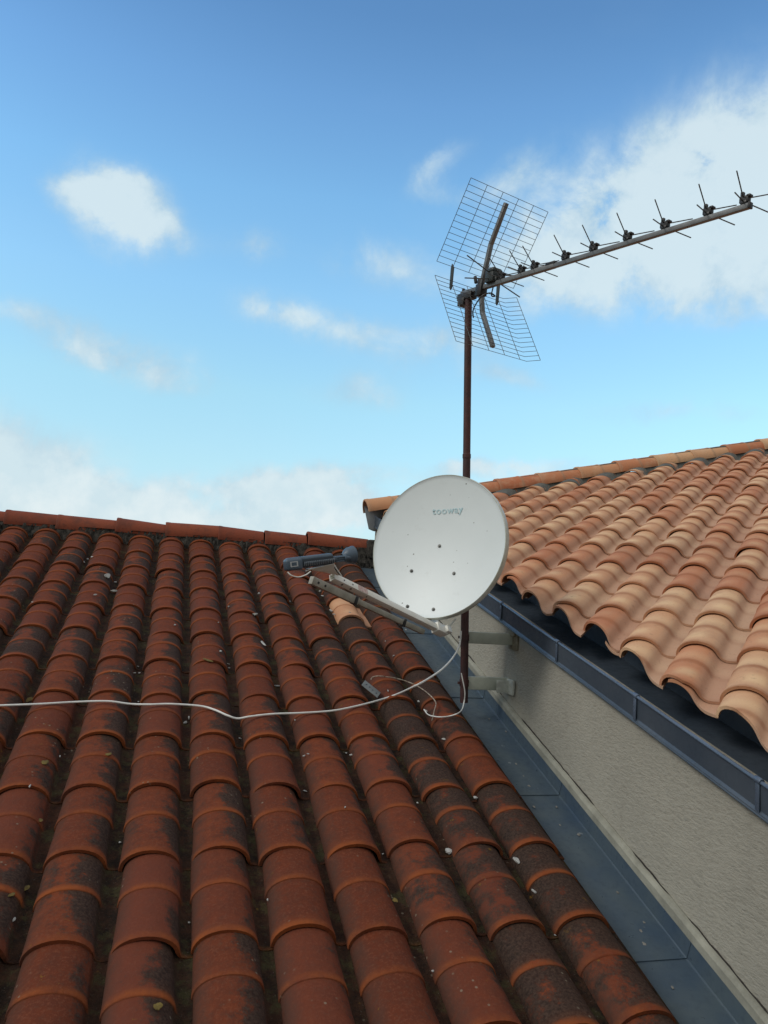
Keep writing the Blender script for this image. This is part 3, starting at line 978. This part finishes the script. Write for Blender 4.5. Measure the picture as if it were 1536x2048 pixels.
# ------------------------------------------------------------------ mast
MB0 = Vector((1.457, 3.72, -.556)); MB1 = Vector((1.366, 3.72, 1.475))
mdir = (MB1 - MB0).normalized()
mast = empty('antenna_mast', MB0, label='thin rusty maroon steel mast standing off the cream wall between the roofs', cat='mast')
def mp(z): return MB0 + mdir * ((z - MB0.z) / mdir.z)
b = MB()
b.lathe(MB0, mdir, [(0, .001), (0, .0195), (.74, .0195), (.743, .0215), (.76, .0215), (.763, .0195), (1.20, .0190), (1.203, .021), (1.222, .021), (1.225, .0185), ((MB1 - MB0).length + .01, .0185), ((MB1 - MB0).length + .01, .001)], 20)
b.build('pole', M_MAST, mast, smooth=True, angle=30)
for (pxl, pyl, pxr, pyr, hh, kind_) in ((940, 1275, 1034, 1276, .052, 0), (940, 1366, 1000, 1368, .058, 1)):
    br = empty('wall_bracket'); br.parent = mast
    zc = on(pxl, pyl, Vector((0, 1, 0)), 3.72).z
    m0 = mp(zc)
    wall_pt = on(pxr, pyr, Vector((1, 0, 0)), WX)
    a = Vector((m0.x + .016, m0.y, zc)); c = Vector((WX + .0, m0.y - (.06 if kind_ == 0 else .03), zc + .004))
    b = MB(); d_ = (c - a)
    b.bar(a + Vector((0, -.012, 0)), c + Vector((0, -.012, 0)), .004, hh)
    b.bar(a + Vector((0, .003, hh / 2)), c + Vector((0, .003, hh / 2)), .03, .004)
    b.bar(a + Vector((0, .003, -hh / 2)), c + Vector((0, .003, -hh / 2)), .03, .004)
    b.build('arm', M_BRACK, br, bevel=.001)
    b = MB()
    b.lathe(m0 - mdir * .016, mdir, [(0, .0198), (0, .0235), (.032, .0235), (.032, .0198)], 20)
    b.bar(m0 + Vector((-.034, -.004, 0)), m0 + Vector((.03, -.004, 0)), .012, .012)
    b.build('clamp', M_MAST, br, smooth=True)
    b = MB()
    if kind_ == 0:
        b.box((WX - .004, c.y - .01, zc), (.006, 0, 0), (0, .055, 0), (0, 0, .045))
        b.box((WX - .010, c.y - .02, zc + .035), (.012, 0, 0), (0, .03, 0), (0, 0, .016))
        b.build('mortar_pad', M_FILLER, br, bevel=.006)
    else:
        b.box((WX - .012, c.y - .03, zc - .004), (.006, 0, 0), (0, .055, 0), (0, 0, .036))
        b.box((WX - .045, c.y - .035, zc - .004), (.035, 0, 0), (0, .002, 0), (0, 0, .03))
        b.build('wall_plate', M_ENDP, br, bevel=.002)

# ------------------------------------------------------------------ TV aerial
bdir = Vector((.333, -.936, -.063)).normalized()      # boom, towards its tip
hdir = bdir.cross(Vector((0, 0, 1))).normalized() * -1   # horizontal across the boom; away from the camera = positive
if hdir.y < 0: hdir = -hdir
vdir = hdir.cross(bdir).normalized()
if vdir.z < 0: vdir = -vdir
KA = 1.05
O = at(960, 577, 3.99)                                  # crossing of boom and strut
aer = empty('tv_aerial', MB1, label='grey television aerial with grid reflectors on top of the mast', cat='aerial')
def q(a, v, g): return O + hdir * a * KA + vdir * v * KA + bdir * g * KA
def boom_g(px):
    """distance along the boom of a picture column"""
    lo, hi = -.3, 2.2
    for _ in range(50):
        md = (lo + hi) / 2; p = q(0, 0, md); u = CX + F * p.dot(CR) / (-p.dot(CB))
        if u < px: lo = md
        else: hi = md
    return lo
tip = boom_g(1501)
b = MB()
b.bar(q(0, 0, -.135), q(0, 0, boom_g(1110)), .022, .022, vdir)
b.bar(q(0, -.001, boom_g(1100)), q(0, -.001, tip), .0195, .0195, vdir)
b.build('boom', M_ALU, aer, bevel=.002)
b = MB(); b.box(q(0, 0, tip - .001), bdir * .004, hdir * .0115, vdir * .0115)
b.build('end_cap', M_BLACK, aer, bevel=.002)
b = MB(); b.box(q(0, .012, boom_g(1103)), bdir * .028, hdir * .013, vdir * .006)
b.build('boom_joint', M_BLACK, aer, bevel=.002)
# directors
for px in (1002, 1042, 1068, 1130, 1186, 1254, 1329, 1415, 1489):
    g_ = boom_g(px)
    dr = empty('director'); dr.parent = aer
    b = MB()
    b.box(q(0, .025, g_), bdir * .017, hdir * .010, vdir * .012)
    b.box(q(0, .014, g_), bdir * .012, hdir * .0118, vdir * .006)
    b.box(q(0, .042, g_ - .010), bdir * .0055, hdir * .007, vdir * .012)
    b.box(q(0, .034, g_ + .016), bdir * .007, hdir * .011, vdir * .0045)
    b.build('holder', M_BLACK, dr, bevel=.0018)
    for sa in (-1, 1):
        for sv in (-1, 1):
            b = MB()
            b.tube([q(sa * .006, .026 + sv * .006, g_ - .004), q(sa * .112, .038 + sv * .036, g_ + .034)], .0023, 8)
            b.build('rod', M_WIRE, dr, smooth=True)
# dipole housing
dg = boom_g(985)
dp = empty('dipole'); dp.parent = aer
b = MB()
b.box(q(0, .040, dg), bdir * .030, hdir * .030, vdir * .036)
b.box(q(0, .060, dg + .012), bdir * .02, hdir * .034, vdir * .010)
b.box(q(0, .020, dg + .004), bdir * .036, hdir * .016, vdir * .014)
b.build('housing', M_DGREEN, dp, bevel=.008)
for sa in (-1, 1):
    for sv in (-1, 1):
        b = MB(); b.tube([q(sa * .02, .036 + sv * .014, dg), q(sa * .172, .036 + sv * .052, dg + .006)], .003, 8)
        b.build('rod', M_WIRE, dp, smooth=True)
# side plates by the strut
for sa in (-1, 1):
    b = MB()
    c = q(sa * .146, .026, -.046)
    o_ = [(-.055, 0), (-.068, .006), (-.055, .012), (.045, .012), (.066, .002), (.045, -.002)]
    b.add([c + vdir * v_ + bdir * (g_ * 1.6) - hdir * .003 for v_, g_ in o_] + [c + vdir * v_ + bdir * (g_ * 1.6) + hdir * .003 for v_, g_ in o_],
          [tuple(range(6)), tuple(range(6, 12))[::-1]] + [(k, (k + 1) % 6, 6 + (k + 1) % 6, 6 + k) for k in range(6)])
    b.build('side_plate', M_DGREEN, aer, bevel=.001)
# reflector panels: solve the corners by picture column and row, on the tilted plane of each panel
def wv(sa, bot, top):
    return q(sa, *bot), q(sa, *top)
HW = .243
UB, UT = (.072, -.036), (.402, .158)     # (v, g) of the upper panel's lower and upper edge
LT, LB = (.007, -.040), (-.332, .163)
def panel(name, A, B, lip):
    b = MB()
    n_r = 15
    for k in range(n_r):
        t_ = k / (n_r - 1)
        v_ = A[0] + (B[0] - A[0]) * t_; g_ = A[1] + (B[1] - A[1]) * t_
        p = [q(-HW, v_, g_), q(0, v_, g_), q(HW - lip * .055, v_, g_)]
        if lip: p.append(q(HW, v_ + .012, g_ + .035)); p.insert(0, q(-HW - .0, v_ + .0, g_))
        b.tube(p if not lip else p[1:], .0013, 5)
    for k in range(6):
        a_ = -HW + 2 * HW * k / 5
        if lip and k == 5: b.tube([q(HW, A[0] + .012, A[1] + .035), q(HW, B[0] + .012, B[1] + .035)], .0015, 5)
        else: b.tube([q(a_, A[0], A[1]), q(a_, B[0], B[1])], .0015, 5)
    return b.build(name, M_WIRE, aer, smooth=True)
panel('reflector_grid', UB, UT, 0)['label'] = 'upper wire grid panel'
panel('reflector_grid', LT, LB, 1)['label'] = 'lower wire grid panel'
# bent strut carrying the panels
b = MB()
kp = [(.285, .165), (.150, .060), (-.075, .012), (-.255, .085)]
pts_ = [q(0, .375, .131), q(0, .20, .049), q(0, .0, .007), q(0, -.124, .035), q(0, -.297, .130)]
pts_ = pts_
for a_, c_ in zip(pts_[:-1], pts_[1:]): b.bar(a_, c_ + (c_ - a_).normalized() * .004, .022, .018, bdir)
b.build('strut', M_ALU, aer, bevel=.002)
b = MB()
b.box(q(0, -.012, .010), bdir * .022, hdir * .022, vdir * .030)
b.box(q(0, .024, .000), bdir * .010, hdir * .014, vdir * .024)
b.tube([q(-.004, .03, -.028), q(-.004, .066, -.04)], .009, 10)
b.build('strut_joint', M_BLACK, aer, bevel=.004)
# mast clamp
b = MB()
mt = MB1
b.box(mt + vdir * -.002 - bdir * .012, bdir * .055, hdir * .022, vdir * .018)
b.box(mt + vdir * -.030 - bdir * .030, bdir * .024, hdir * .026, vdir * .020)
b.box(mt + vdir * .022 - bdir * .004, bdir * .036, hdir * .010, vdir * .008)
b.tube([mt + vdir * .02 - bdir * .045, mt + vdir * .048 - bdir * .045], .008, 10)
b.build('mast_clamp', M_BLACK, aer, bevel=.004)
b = MB()
pp = [q(0, -.0, dg + .01), q(0, -.05, dg - .0), at(990, 592, 3.92), at(980, 586, 3.92), at(964, 592, 3.93), at(952, 608, 3.96), at(946, 622, 4.0), mp(1.36) + Vector((.02, -.02, 0))]
def smoothp(pts, n=8):
    pts = [Vector(p) for p in pts]; o = []
    for i in range(len(pts) - 1):
        p0, p1, p2, p3 = pts[max(i - 1, 0)], pts[i], pts[i + 1], pts[min(i + 2, len(pts) - 1)]
        for k in range(n):
            t = k / n
            o.append(.5 * ((2 * p1) + (p2 - p0) * t + (2 * p0 - 5 * p1 + 4 * p2 - p3) * t * t + (3 * p1 - p0 - 3 * p2 + p3) * t ** 3))
    return o + [pts[-1]]
b.tube(smoothp(pp), .0034, 8)
b.build('aerial_lead', M_BLACK, aer, smooth=True)

# ------------------------------------------------------------------ satellite dish
DC = at(873.5, 1090.0, 3.60)
vray = DC.normalized()
e_im = (CR * -.866 + CU * .5); e_im = (e_im - vray * e_im.dot(vray)).normalized()
tau = R(31.7)
dn = (vray * -math.cos(tau) + e_im * math.sin(tau)).normalized()
DR = 149.0 / 1600 * 3.60
dup = (Vector((0, 0, 1)) - dn * dn.z).normalized()
drt = dup.cross(dn).normalized()
SAG = .045
dish = empty('satellite_dish', DC, label='white round satellite dish with a faded cyan word, fixed to the mast', cat='satellite dish')
RF, R0 = .006, DR - .006
prof = []
for k in range(25):
    rr = R0 * .999 * k / 24
    prof.append((-SAG * (1 - (rr / R0) ** 2), max(rr, .0005)))
prof += [(.002, R0 + .0015)]
b = MB(); b.lathe(DC, dn, prof, 96, xr=dup)
fr_ = b.build('reflector', M_DISH, dish, smooth=True)
b = MB()
prof = [(.002, R0 + .0015), (.003, DR - .002), (.001, DR), (-.008, DR + .002), (-.030, DR + .001), (-.034, DR - .004), (-.032, DR - .012)]
prof += [(-SAG * (1 - ((DR - .012) * k / 12 / DR) ** 2) - .030, max((DR - .012) * k / 12, .0005)) for k in range(12, -1, -1)]
b.lathe(DC, dn, prof, 96, xr=dup); b.build('rim_and_back', M_RIM, dish, smooth=True, angle=50)


def dsurf(px, py, lift=0.0):
    """point of the picture carried onto the concave face of the dish"""
    d = 0.0; p = None
    for _ in range(6):
        p = on(px, py, dn, dn.dot(DC) + d); rr = ((p - DC) - dn * (p - DC).dot(dn)).length
        d = -SAG * (1 - min(1, rr / R0) ** 2) + lift
    return on(px, py, dn, dn.dot(DC) + d)


for (px, py) in ((879, 1092), (823, 1142), (908, 1147), (815, 1213), (867, 1219)):
    b = MB(); p = dsurf(px, py)
    b.lathe(p - dn * .002, dn, [(0, .0085), (.0035, .0085), (.0045, .0075), (.0045, .0005)], 16)
    b.lathe(p, dn, [(0, .0055), (.008, .005), (.0095, .0035), (.0095, .0004)], 6)
    b.build('bolt', M_BOLT, dish, smooth=True, angle=40)
# the faded word
fc = bpy.data.curves.new('txt', 'FONT'); fc.body = 'tooway'; fc.size = 1.0; fc.space_character = 1.12; fc.offset = .014
fo = bpy.data.objects.new('txt', fc); COL.objects.link(fo)
dgp = bpy.context.evaluated_depsgraph_get()
fm = bpy.data.meshes.new_from_object(fo.evaluated_get(dgp))
bpy.data.objects.remove(fo)
xs_ = [v.co.x for v in fm.vertices]; ys_ = [v.co.y for v in fm.vertices]
xa_, xb_ = min(xs_), max(xs_)
p0 = dsurf(865, 1029); p1 = dsurf(926, 1024.5)
ex = (p1 - p0); sc_ = ex.length / (xb_ - xa_); ex.normalize(); ey = dn.cross(ex).normalized()
if ey.z < 0: ey = -ey
bm = bmesh.new(); bm.from_mesh(fm)
for v in bm.verts:
    p = p0 + ex * ((v.co.x - xa_) * sc_) + ey * (v.co.y * sc_ * .95)
    rr = ((p - DC) - dn * (p - DC).dot(dn))
    v.co = DC + rr + dn * (-SAG * (1 - (rr.length / R0) ** 2) + .0025)
bm.to_mesh(fm); bm.free()
fm.name = 'logo_lettering'
link('logo_lettering', fm, M_LOGO, dish)
# mounting behind the dish
b = MB()
back = DC - dn * .075
b.box(back, drt * .085, dup * .11, dn * .012)
mcl = mp(DC.z - .02)
b.bar(back, mcl, .05, .09)
b.lathe(mcl - mdir * .06, mdir, [(0, .02), (0, .03), (.12, .03), (.12, .02)], 18)
b.build('mount', M_ARM, dish, bevel=.003)
# feed arm
A0 = at(872, 1256, 3.47); A1 = at(664, 1154, 3.02)
b = MB()
ad = (A1 - A0).normalized()
ac_ = (CB - ad * CB.dot(ad)).normalized(); au_ = ac_.cross(ad).normalized(); au_ = au_ if au_.z > 0 else -au_; aup = (ac_ * .62 + au_ * .78).normalized(); asd = ad.cross(aup).normalized()
aw, ah = .0265, .0265
def shell(A, B, wd, ht, t_=.003):
    """open ended square tube"""
    vs = []
    for P_ in (A, B):
        for k_ in (1.0, (1 - 2 * t_ / wd)):
            vs += [P_ + asd * (sx * wd / 2 * k_) + aup * (sy * ht / 2 * k_) for sx, sy in ((-1, -1), (1, -1), (1, 1), (-1, 1))]
    fs = []
    for k in range(4):
        n1_ = (k + 1) % 4
        fs += [(k, n1_, 8 + n1_, 8 + k), (4 + k, 12 + k, 12 + n1_, 4 + n1_), (k, 4 + k, 4 + n1_, n1_), (8 + k, 8 + n1_, 12 + n1_, 12 + k)]
    b.add(vs, fs)
shell(A0, A1, aw, ah)
armo = b.build('feed_arm', M_ARM, dish, bevel=.0012)
def hole(p, ax, r, par):
    b = MB(); b.lathe(p, ax, [(0, r), (.0018, r), (.0018, .0003)], 12); b.build('hole', M_BLACK, par)
for k_ in (.055, .105):
    p = A0 + ad * ((A1 - A0).length - k_)
    hole(p + aup * (ah / 2 - .001), aup, .0035, armo)
    for s_ in (-1, 1): hole(p + asd * s_ * (aw / 2 - .001), asd * s_, .0048, armo)
for k_ in (.2, .36):
    p = A0 + ad * ((A1 - A0).length - k_)
    for s_ in (-1, 1): hole(p + asd * s_ * (aw / 2 - .001), asd * s_, .003, armo)
b = MB(); p = A0 + ad * ((A1 - A0).length - .165)
b.box(p + aup * (ah / 2 + .0006), ad * .028, asd * .011, aup * .0006); b.build('sticker', M_REDLBL, armo)
b = MB()
foot = A0 - ad * .02
b.box(foot + dn * -.005, ad * .035, asd * .021, aup * .021)
b.box(foot - ad * .035 + aup * .01, ad * .016, asd * .016, aup * .026)
b.build('arm_foot', M_ARM, dish, bevel=.004)
b = MB()
b.bar(foot - ad * .02, DC - dup * (DR - .01) - dn * .05, .05, .006)
b.bar(foot - ad * .03 - dn * .02, DC + drt * .12 - dup * (DR - .02) - dn * .055, .004, .008)
b.build('back_brace', M_ARM, dish, bevel=.001)
# lower channel
C0 = at(846, 1264, 3.50); C1 = at(622, 1160, 3.10)
asl = (C1 - C0).cross(Vector((0, 0, 1))).normalized()
b = MB()
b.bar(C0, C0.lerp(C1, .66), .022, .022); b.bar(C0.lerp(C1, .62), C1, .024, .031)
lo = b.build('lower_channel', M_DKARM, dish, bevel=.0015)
for k_ in (.64, .20):
    b = MB(); b.bar(C0.lerp(C1, k_ - .012), C0.lerp(C1, k_ + .012), .028, .034); b.build('strap', M_BLACK, lo, bevel=.001)
for k_ in (.90, .955):
    for s_ in (-1, 1): hole(C0.lerp(C1, k_) + asl * s_ * .0115, asl * s_, .005, lo)
# transceiver
HB = at(697, 1111, 3.02)            # horn centre
T1 = at(667, 1119, 2.975); T0 = at(569, 1131, 2.90)
td = (T1 - T0).normalized()
tup = (Vector((0, 0, 1)) - td * td.z).normalized(); tsd = td.cross(tup).normalized()
tl = (T1 - T0).length
tr = empty('transceiver'); tr.parent = dish
ts_, tu_ = tsd * .84, tup * .84
b = MB()
b.box(T0 + td * tl * .17, td * tl * .17, ts_ * .030, tu_ * .0255)
b.box(T0 + td * tl * .5 + tu_ * .018, td * tl * .48, ts_ * .022, tu_ * .012)
b.build('housing', M_LNB, tr, bevel=.010, seg=3)
b = MB()
for k in range(17):
    c = T0 + td * (tl * (.37 + .60 * k / 16)) - tu_ * .002
    n_ = 10; vs = []
    for s_ in (-.0016, .0016):
        for i_ in range(n_ + 1):
            an = math.pi * i_ / n_
            vs.append(c + td * s_ + ts_ * (.033 * math.cos(an)) - tu_ * (.026 * math.sin(an)) + tu_ * .008)
    m_ = n_ + 1
    b.add(vs, [tuple(range(m_)), tuple(range(m_, 2 * m_))[::-1]] + [(i_, (i_ + 1) % m_, m_ + (i_ + 1) % m_, m_ + i_) for i_ in range(m_)])
b.build('cooling_fins', M_FIN, tr)
b = MB(); b.box(T0 + td * tl * .645 + tu_ * .0, td * tl * .33, ts_ * .022, tu_ * .018); b.build('core', M_CORE, tr, bevel=.003)
sgn = 1 if tsd.dot(-vray) > 0 else -1
b = MB(); b.box(T0 + td * tl * .155 + ts_ * sgn * .0302 + tu_ * .002, td * .0145, ts_ * .0006, tu_ * .0115); sk_ = b.build('sticker', M_LABEL, tr)
b = MB(); b.box(T0 + td * tl * .155 + ts_ * sgn * .0309 + tu_ * .002, td * .0095, ts_ * .0005, tu_ * .0075)
b.build('sticker_print', M_LNB, sk_)
b = MB()
hd_ = (HB - T1).normalized()
b.lathe(T1 - td * .01, td, [(0, .012), (.02, .012), (.022, .009), (.05, .009), (.052, .014), (.058, .014), (.058, .009), (.080, .009)], 20)
for k in range(4):
    an = k * math.pi / 2 + .6
    b.tube([T1 + td * .004 + (tsd * math.cos(an) + tup * math.sin(an)) * .011, T1 + td * .05 + (tsd * math.cos(an) + tup * math.sin(an)) * .011], .0028, 8)
b.build('neck', M_LNB, tr, smooth=True)
ha = (td * .8 + (DC - HB).normalized() * .45).normalized()
b = MB()
b.lathe(HB - ha * .022, ha, [(d_ * .70, r_ * .74) for d_, r_ in [(-.012, .012), (-.004, .016), (.002, .022), (.012, .033), (.026, .0405), (.042, .0435), (.050, .044), (.054, .047), (.060, .047), (.060, .043), (.054, .0415), (.03, .038), (.02, .025), (.018, .0005)]], 32)
b.build('horn', M_LNB, tr, smooth=True, angle=40)
# support plates under the transceiver
b = MB()
pa = T0 + td * tl * .44 - tup * .024; pb = T0 + td * tl * .98 - tup * .020
b.bar(pa, pb, .032, .004)
for s_ in (-1, 1):
    o1 = tsd * s_ * .016
    v = [pa + o1, pb + o1 + tup * .006, pb + o1 - tup * .012 - td * .004, A1 + o1 * .8 - ad * .012 + aup * .019, A1 + o1 * .8 + ad * .030 + aup * .012]
    b.add(v + [p + tsd * s_ * .003 for p in v], [(0, 1, 2, 3, 4), (9, 8, 7, 6, 5)] + [(k, (k + 1) % 5, 5 + (k + 1) % 5, 5 + k) for k in range(5)])
b.bar(T0 + td * tl * .40 - tup * .030, pa + td * .03, .012, .003)
b.tube([pb + tsd * .012, at(683, 1152, 3.03)], .003, 6)
b.build('support_plate', M_ARM, tr, bevel=.001)
b = MB()
lp = [at(575, 1144, 2.83), at(583, 1151, 2.83), at(597, 1154, 2.85), at(611, 1150, 2.87), at(621, 1143, 2.90)]
b.tube(smoothp(lp), .0022, 8); b.build('cable_loop', M_ARM, tr, smooth=True)

# ------------------------------------------------------------------ cables
def old_surface(x, y):
    """height of the old roof's surface above the crest plane, roof coords"""
    u = (x + TW / 2) % TW - TW / 2
    z = .071 * math.sqrt(max(0, 1 - (u / .0915) ** 2)) if abs(u) < .0915 else 0
    return z - CH + .003
def loc(p):
    d_ = np.array(p) - ML[:3, 3]; return ML[:3, :3].T @ d_
def rest(px, py, lift=.004, sag=1.0):
    """point of the picture on the old roof's wavy surface; sag<1 spans the hollows"""
    z = 0.0
    for _ in range(12):
        p = onL(px, py, z); l = loc(p); z = .5 * z + .5 * (old_surface(l[0], l[1]) * sag + lift)
    return p
cab = [(-420, 1425), (-200, 1418), (0, 1411), (80, 1408), (150, 1404), (215, 1402.5), (260, 1408), (300, 1409), (340, 1408), (400, 1412), (430, 1420), (455, 1431), (475, 1437), (500, 1433), (545, 1428), (600, 1426), (660, 1422), (700, 1415), (745, 1404), (790, 1390)]
pts_ = [rest(x, y, .010, .18) for x, y in cab]
l0 = pts_[-1]
end = mp(-.30) + Vector((-.02, -.015, 0))
e_ = [at(830, 1372, 3.42), at(862, 1354, 3.55), at(888, 1335, 3.68), at(908, 1312, 3.80), at(919, 1290, 3.84), at(922, 1262, 3.86)]
b = MB(); b.tube(smoothp(pts_ + e_, 6), .0043, 8)
cb = b.build('coaxial_cable', M_WHITE, None, smooth=True)
tag(cb, 'thick white cable running across the old red tiles to the mast', 'cable')
thin = [rest(742, 1359, .02, .3), rest(746, 1354, .03, .3), rest(758, 1352, .03, .2), rest(775, 1354, .02, .2), rest(789, 1356, .012, .2), rest(814, 1363, .01, .2), rest(836, 1373, .01, .2), rest(855, 1386, .012, .2), rest(868, 1399, .01, .3), rest(872, 1408, .008, .3), rest(869, 1420, .008, .3), rest(866, 1433, .008, .3), rest(864, 1441, .006, .5)]
b = MB(); b.tube(smoothp(thin, 6), .0026, 7)
tag(b.build('thin_wire', M_GRUBBY, None, smooth=True), 'thin stained wire looping from the metal strip over the dark tiles', 'wire')
thin2 = [rest(848, 1419, .008, .3), rest(856, 1429, .008, .3), rest(869, 1433, .01, .3), rest(884, 1434, .01, .2), rest(900, 1432, .01, .2), at(915, 1427, 3.62), at(924, 1419, 3.74), at(928, 1405, 3.84), at(930, 1388, 3.84), at(928, 1372, 3.84), at(925, 1358, 3.845), at(922.5, 1346, 3.85)]
b = MB(); b.tube(smoothp(thin2, 6), .0028, 7)
tag(b.build('thin_wire', M_WHITE, None, smooth=True), 'short white wire hanging from the foot of the mast onto a tile', 'wire')
# perforated metal strip
cn_ = [rest(730, 1361, .012, .2), rest(761.6, 1385, .012, .2), rest(754.5, 1396, .012, .2), rest(723, 1369.5, .012, .2)]
b = MB()
cc = sum(cn_, Vector()) / 4; ax_ = ((cn_[1] - cn_[0]) + (cn_[2] - cn_[3])) / 4; ay_ = ((cn_[3] - cn_[0]) + (cn_[2] - cn_[1])) / 4
nn_ = ax_.cross(ay_).normalized()
if nn_.z < 0: nn_ = -nn_
b.box(cc, ax_, ay_, nn_ * .0012)
st_ = b.build('perforated_strip', M_PLATE, None, bevel=.0006)
tag(st_, 'small grey perforated metal strip lying in a hollow of the old roof', 'metal strip')
for k_ in (-.62, -.2, .2, .68): hole(cc + ax_ * k_ + ay_ * (.1 if k_ > 0 else -.1) + nn_ * .0008, nn_, .0042, st_)


# ------------------------------------------------------------------ crumbs and flakes
def rock(px, py, sx, sy, name, m_, sag=1.0, flat=.5, lift=.0, seed=0):
    p = rest(px, py, .002 + lift, sag)
    bm = bmesh.new(); bmesh.ops.create_icosphere(bm, subdivisions=2, radius=1)
    rr = random.Random(seed or int(px * 7 + py))
    ph = [rr.uniform(0, 6) for _ in range(6)]
    for v in bm.verts:
        c = v.co; k = 1 + .22 * math.sin(c.x * 3 + ph[0]) + .2 * math.sin(c.y * 4 + ph[1]) + .15 * math.sin(c.z * 5 + ph[2])
        v.co = Vector((c.x * sx * k, c.y * sy * k, c.z * min(sx, sy) * flat * k))
    an = rr.uniform(0, 3.14)
    Mx = Matrix(ML[:3, :3].tolist()).to_4x4() @ Matrix.Rotation(an, 4, 'Z')
    me = bpy.data.meshes.new(name)
    bm.transform(Mx); bm.to_mesh(me); bm.free(); me.shade_smooth(); me.set_sharp_from_angle(angle=R(35))
    o = bpy.data.objects.new(name, me); COL.objects.link(o); me.materials.append(m_)
    o.location = p + nL * min(sx, sy) * flat * .4
    return o


tag(rock(215, 1153, .042, .017, 'mortar_flake', M_FLAKE, 1, .35), 'largest grey mortar flake, lying high on the left of the old roof', 'mortar flake')
tag(rock(232, 1182, .024, .012, 'mortar_flake', M_FLAKE, 1, .4), 'narrow grey mortar flake in the hollow just below the largest flake', 'mortar flake')
tag(rock(511, 1229, .020, .013, 'mortar_flake', M_FLAKE, 1, .5), 'grey and white mortar flake beside a cover tile, left of the feed arm', 'mortar flake')
tag(rock(526, 1287, .006, .028, 'mortar_flake', M_CHIP, 1, .8), 'thin pale splinter on the old tiles below the mortar flake', 'mortar flake')
tag(rock(897, 1703, .017, .010, 'mortar_flake', M_CHIP, 1, .5), 'white chip in a hollow of the old roof, low beside the valley', 'mortar flake')
tag(rock(1034, 1722, .015, .009, 'mortar_flake', M_CHIP, 1, .5), 'white chip in the last hollow before the zinc valley', 'mortar flake')
chips = [(167, 1124, 7), (175, 1118, 5), (184, 1115, 6), (370, 1446, 9), (378, 1436, 7), (518, 1187, 6), (458, 1213, 5), (441, 1303, 5), (457, 1328, 5), (458, 1336, 4), (279, 1346, 5), (269, 1346, 4), (554, 1372, 7), (640, 1183, 6), (645, 1192, 6), (580, 1203, 5), (662, 1222, 7),
         (668, 1229, 4), (437, 1245, 3), (277, 1404, 4), (480, 1477, 4), (276, 1333, 4), (191, 1190, 5), (700, 1225, 4), (787, 1312, 6), (771, 1283, 5), (776, 1382, 5), (837, 1403, 5), (888, 1479, 9), (852, 1422, 6), (950, 1596, 8), (1068, 1783, 8), (608, 1512, 5), (616, 1508, 5), (610, 1582, 6), (692, 1506, 4), (702, 1510, 5),
         (60, 1572, 6), (28, 1840, 8), (120, 1513, 4), (240, 1685, 5), (378, 1845, 4), (535, 1800, 4), (690, 1615, 4), (835, 1606, 4), (866, 1942, 5), (1110, 1870, 4), (231, 1165, 5), (66, 1205, 4), (766, 1708, 4), (350, 1250, 4), (590, 1440, 4), (812, 1260, 4)]
for k, (x, y, s_) in enumerate(chips):
    dep = onL(x, y, -.06).length
    r_ = max(.0035, s_ * .5 * dep / F)
    o = rock(x, y, r_ * 1.15, r_ * random.uniform(.5, .9), 'mortar_crumb', M_CHIP, 1, .7)
    tag(o, 'tiny white mortar crumb lying among the old red tiles', 'mortar crumb', 'white mortar crumbs on the old roof')

for (x, y, s_) in [(1012, 1463, 5), (1032, 1528, 5), (1047, 1552, 4), (1058, 1572, 6), (1068, 1614, 6), (1113, 1614, 5), (1158, 1670, 7), (1235, 1785, 5), (1288, 1845, 5), (1282, 1862, 6), (1288, 1888, 8), (978, 1438, 4), (1345, 1975, 6), (1120, 1650, 4)]:
    p = onL(x, y, -.115); r_ = s_ * .5 * p.length / F
    b = MB(); n_ = 9
    e1 = Vector((1, 0, 0)); e2 = nL.cross(e1)
    rg = random.Random(x)
    ring_ = [p + e1 * (r_ * rg.uniform(.5, 1.1) * math.cos(k * 2 * math.pi / n_)) + e2 * (1.5 * r_ * rg.uniform(.5, 1.1) * math.sin(k * 2 * math.pi / n_)) for k in range(n_)]
    b.add(ring_ + [q_ + nL * .0012 for q_ in ring_], [tuple(range(n_))[::-1], tuple(range(n_, 2 * n_))] + [(k, (k + 1) % n_, n_ + (k + 1) % n_, n_ + k) for k in range(n_)])
    tag(b.build('bird_dropping', M_FLAKE), 'small pale dried splash on the zinc valley', 'bird dropping', 'pale splashes on the zinc valley')

for (x, y, r1, r2) in [(55, 1400, 9, 8), (48, 1778, 9, 6), (22, 1790, 6, 5), (415, 1320, 10, 4), (316, 2012, 9, 6), (80, 1640, 5, 4), (790, 1800, 7, 4), (218, 1508, 6, 4), (90, 1525, 8, 5)]:
    k_ = onL(x, y, -.03).length / F
    o = rock(x, y, r1 * k_, r2 * k_, 'lichen_patch', M_LATEX, 1, .12, lift=-.002)
    tag(o, 'small yellow lichen patch growing on the old clay tiles', 'lichen patch', 'yellow lichen patches on the old roof')
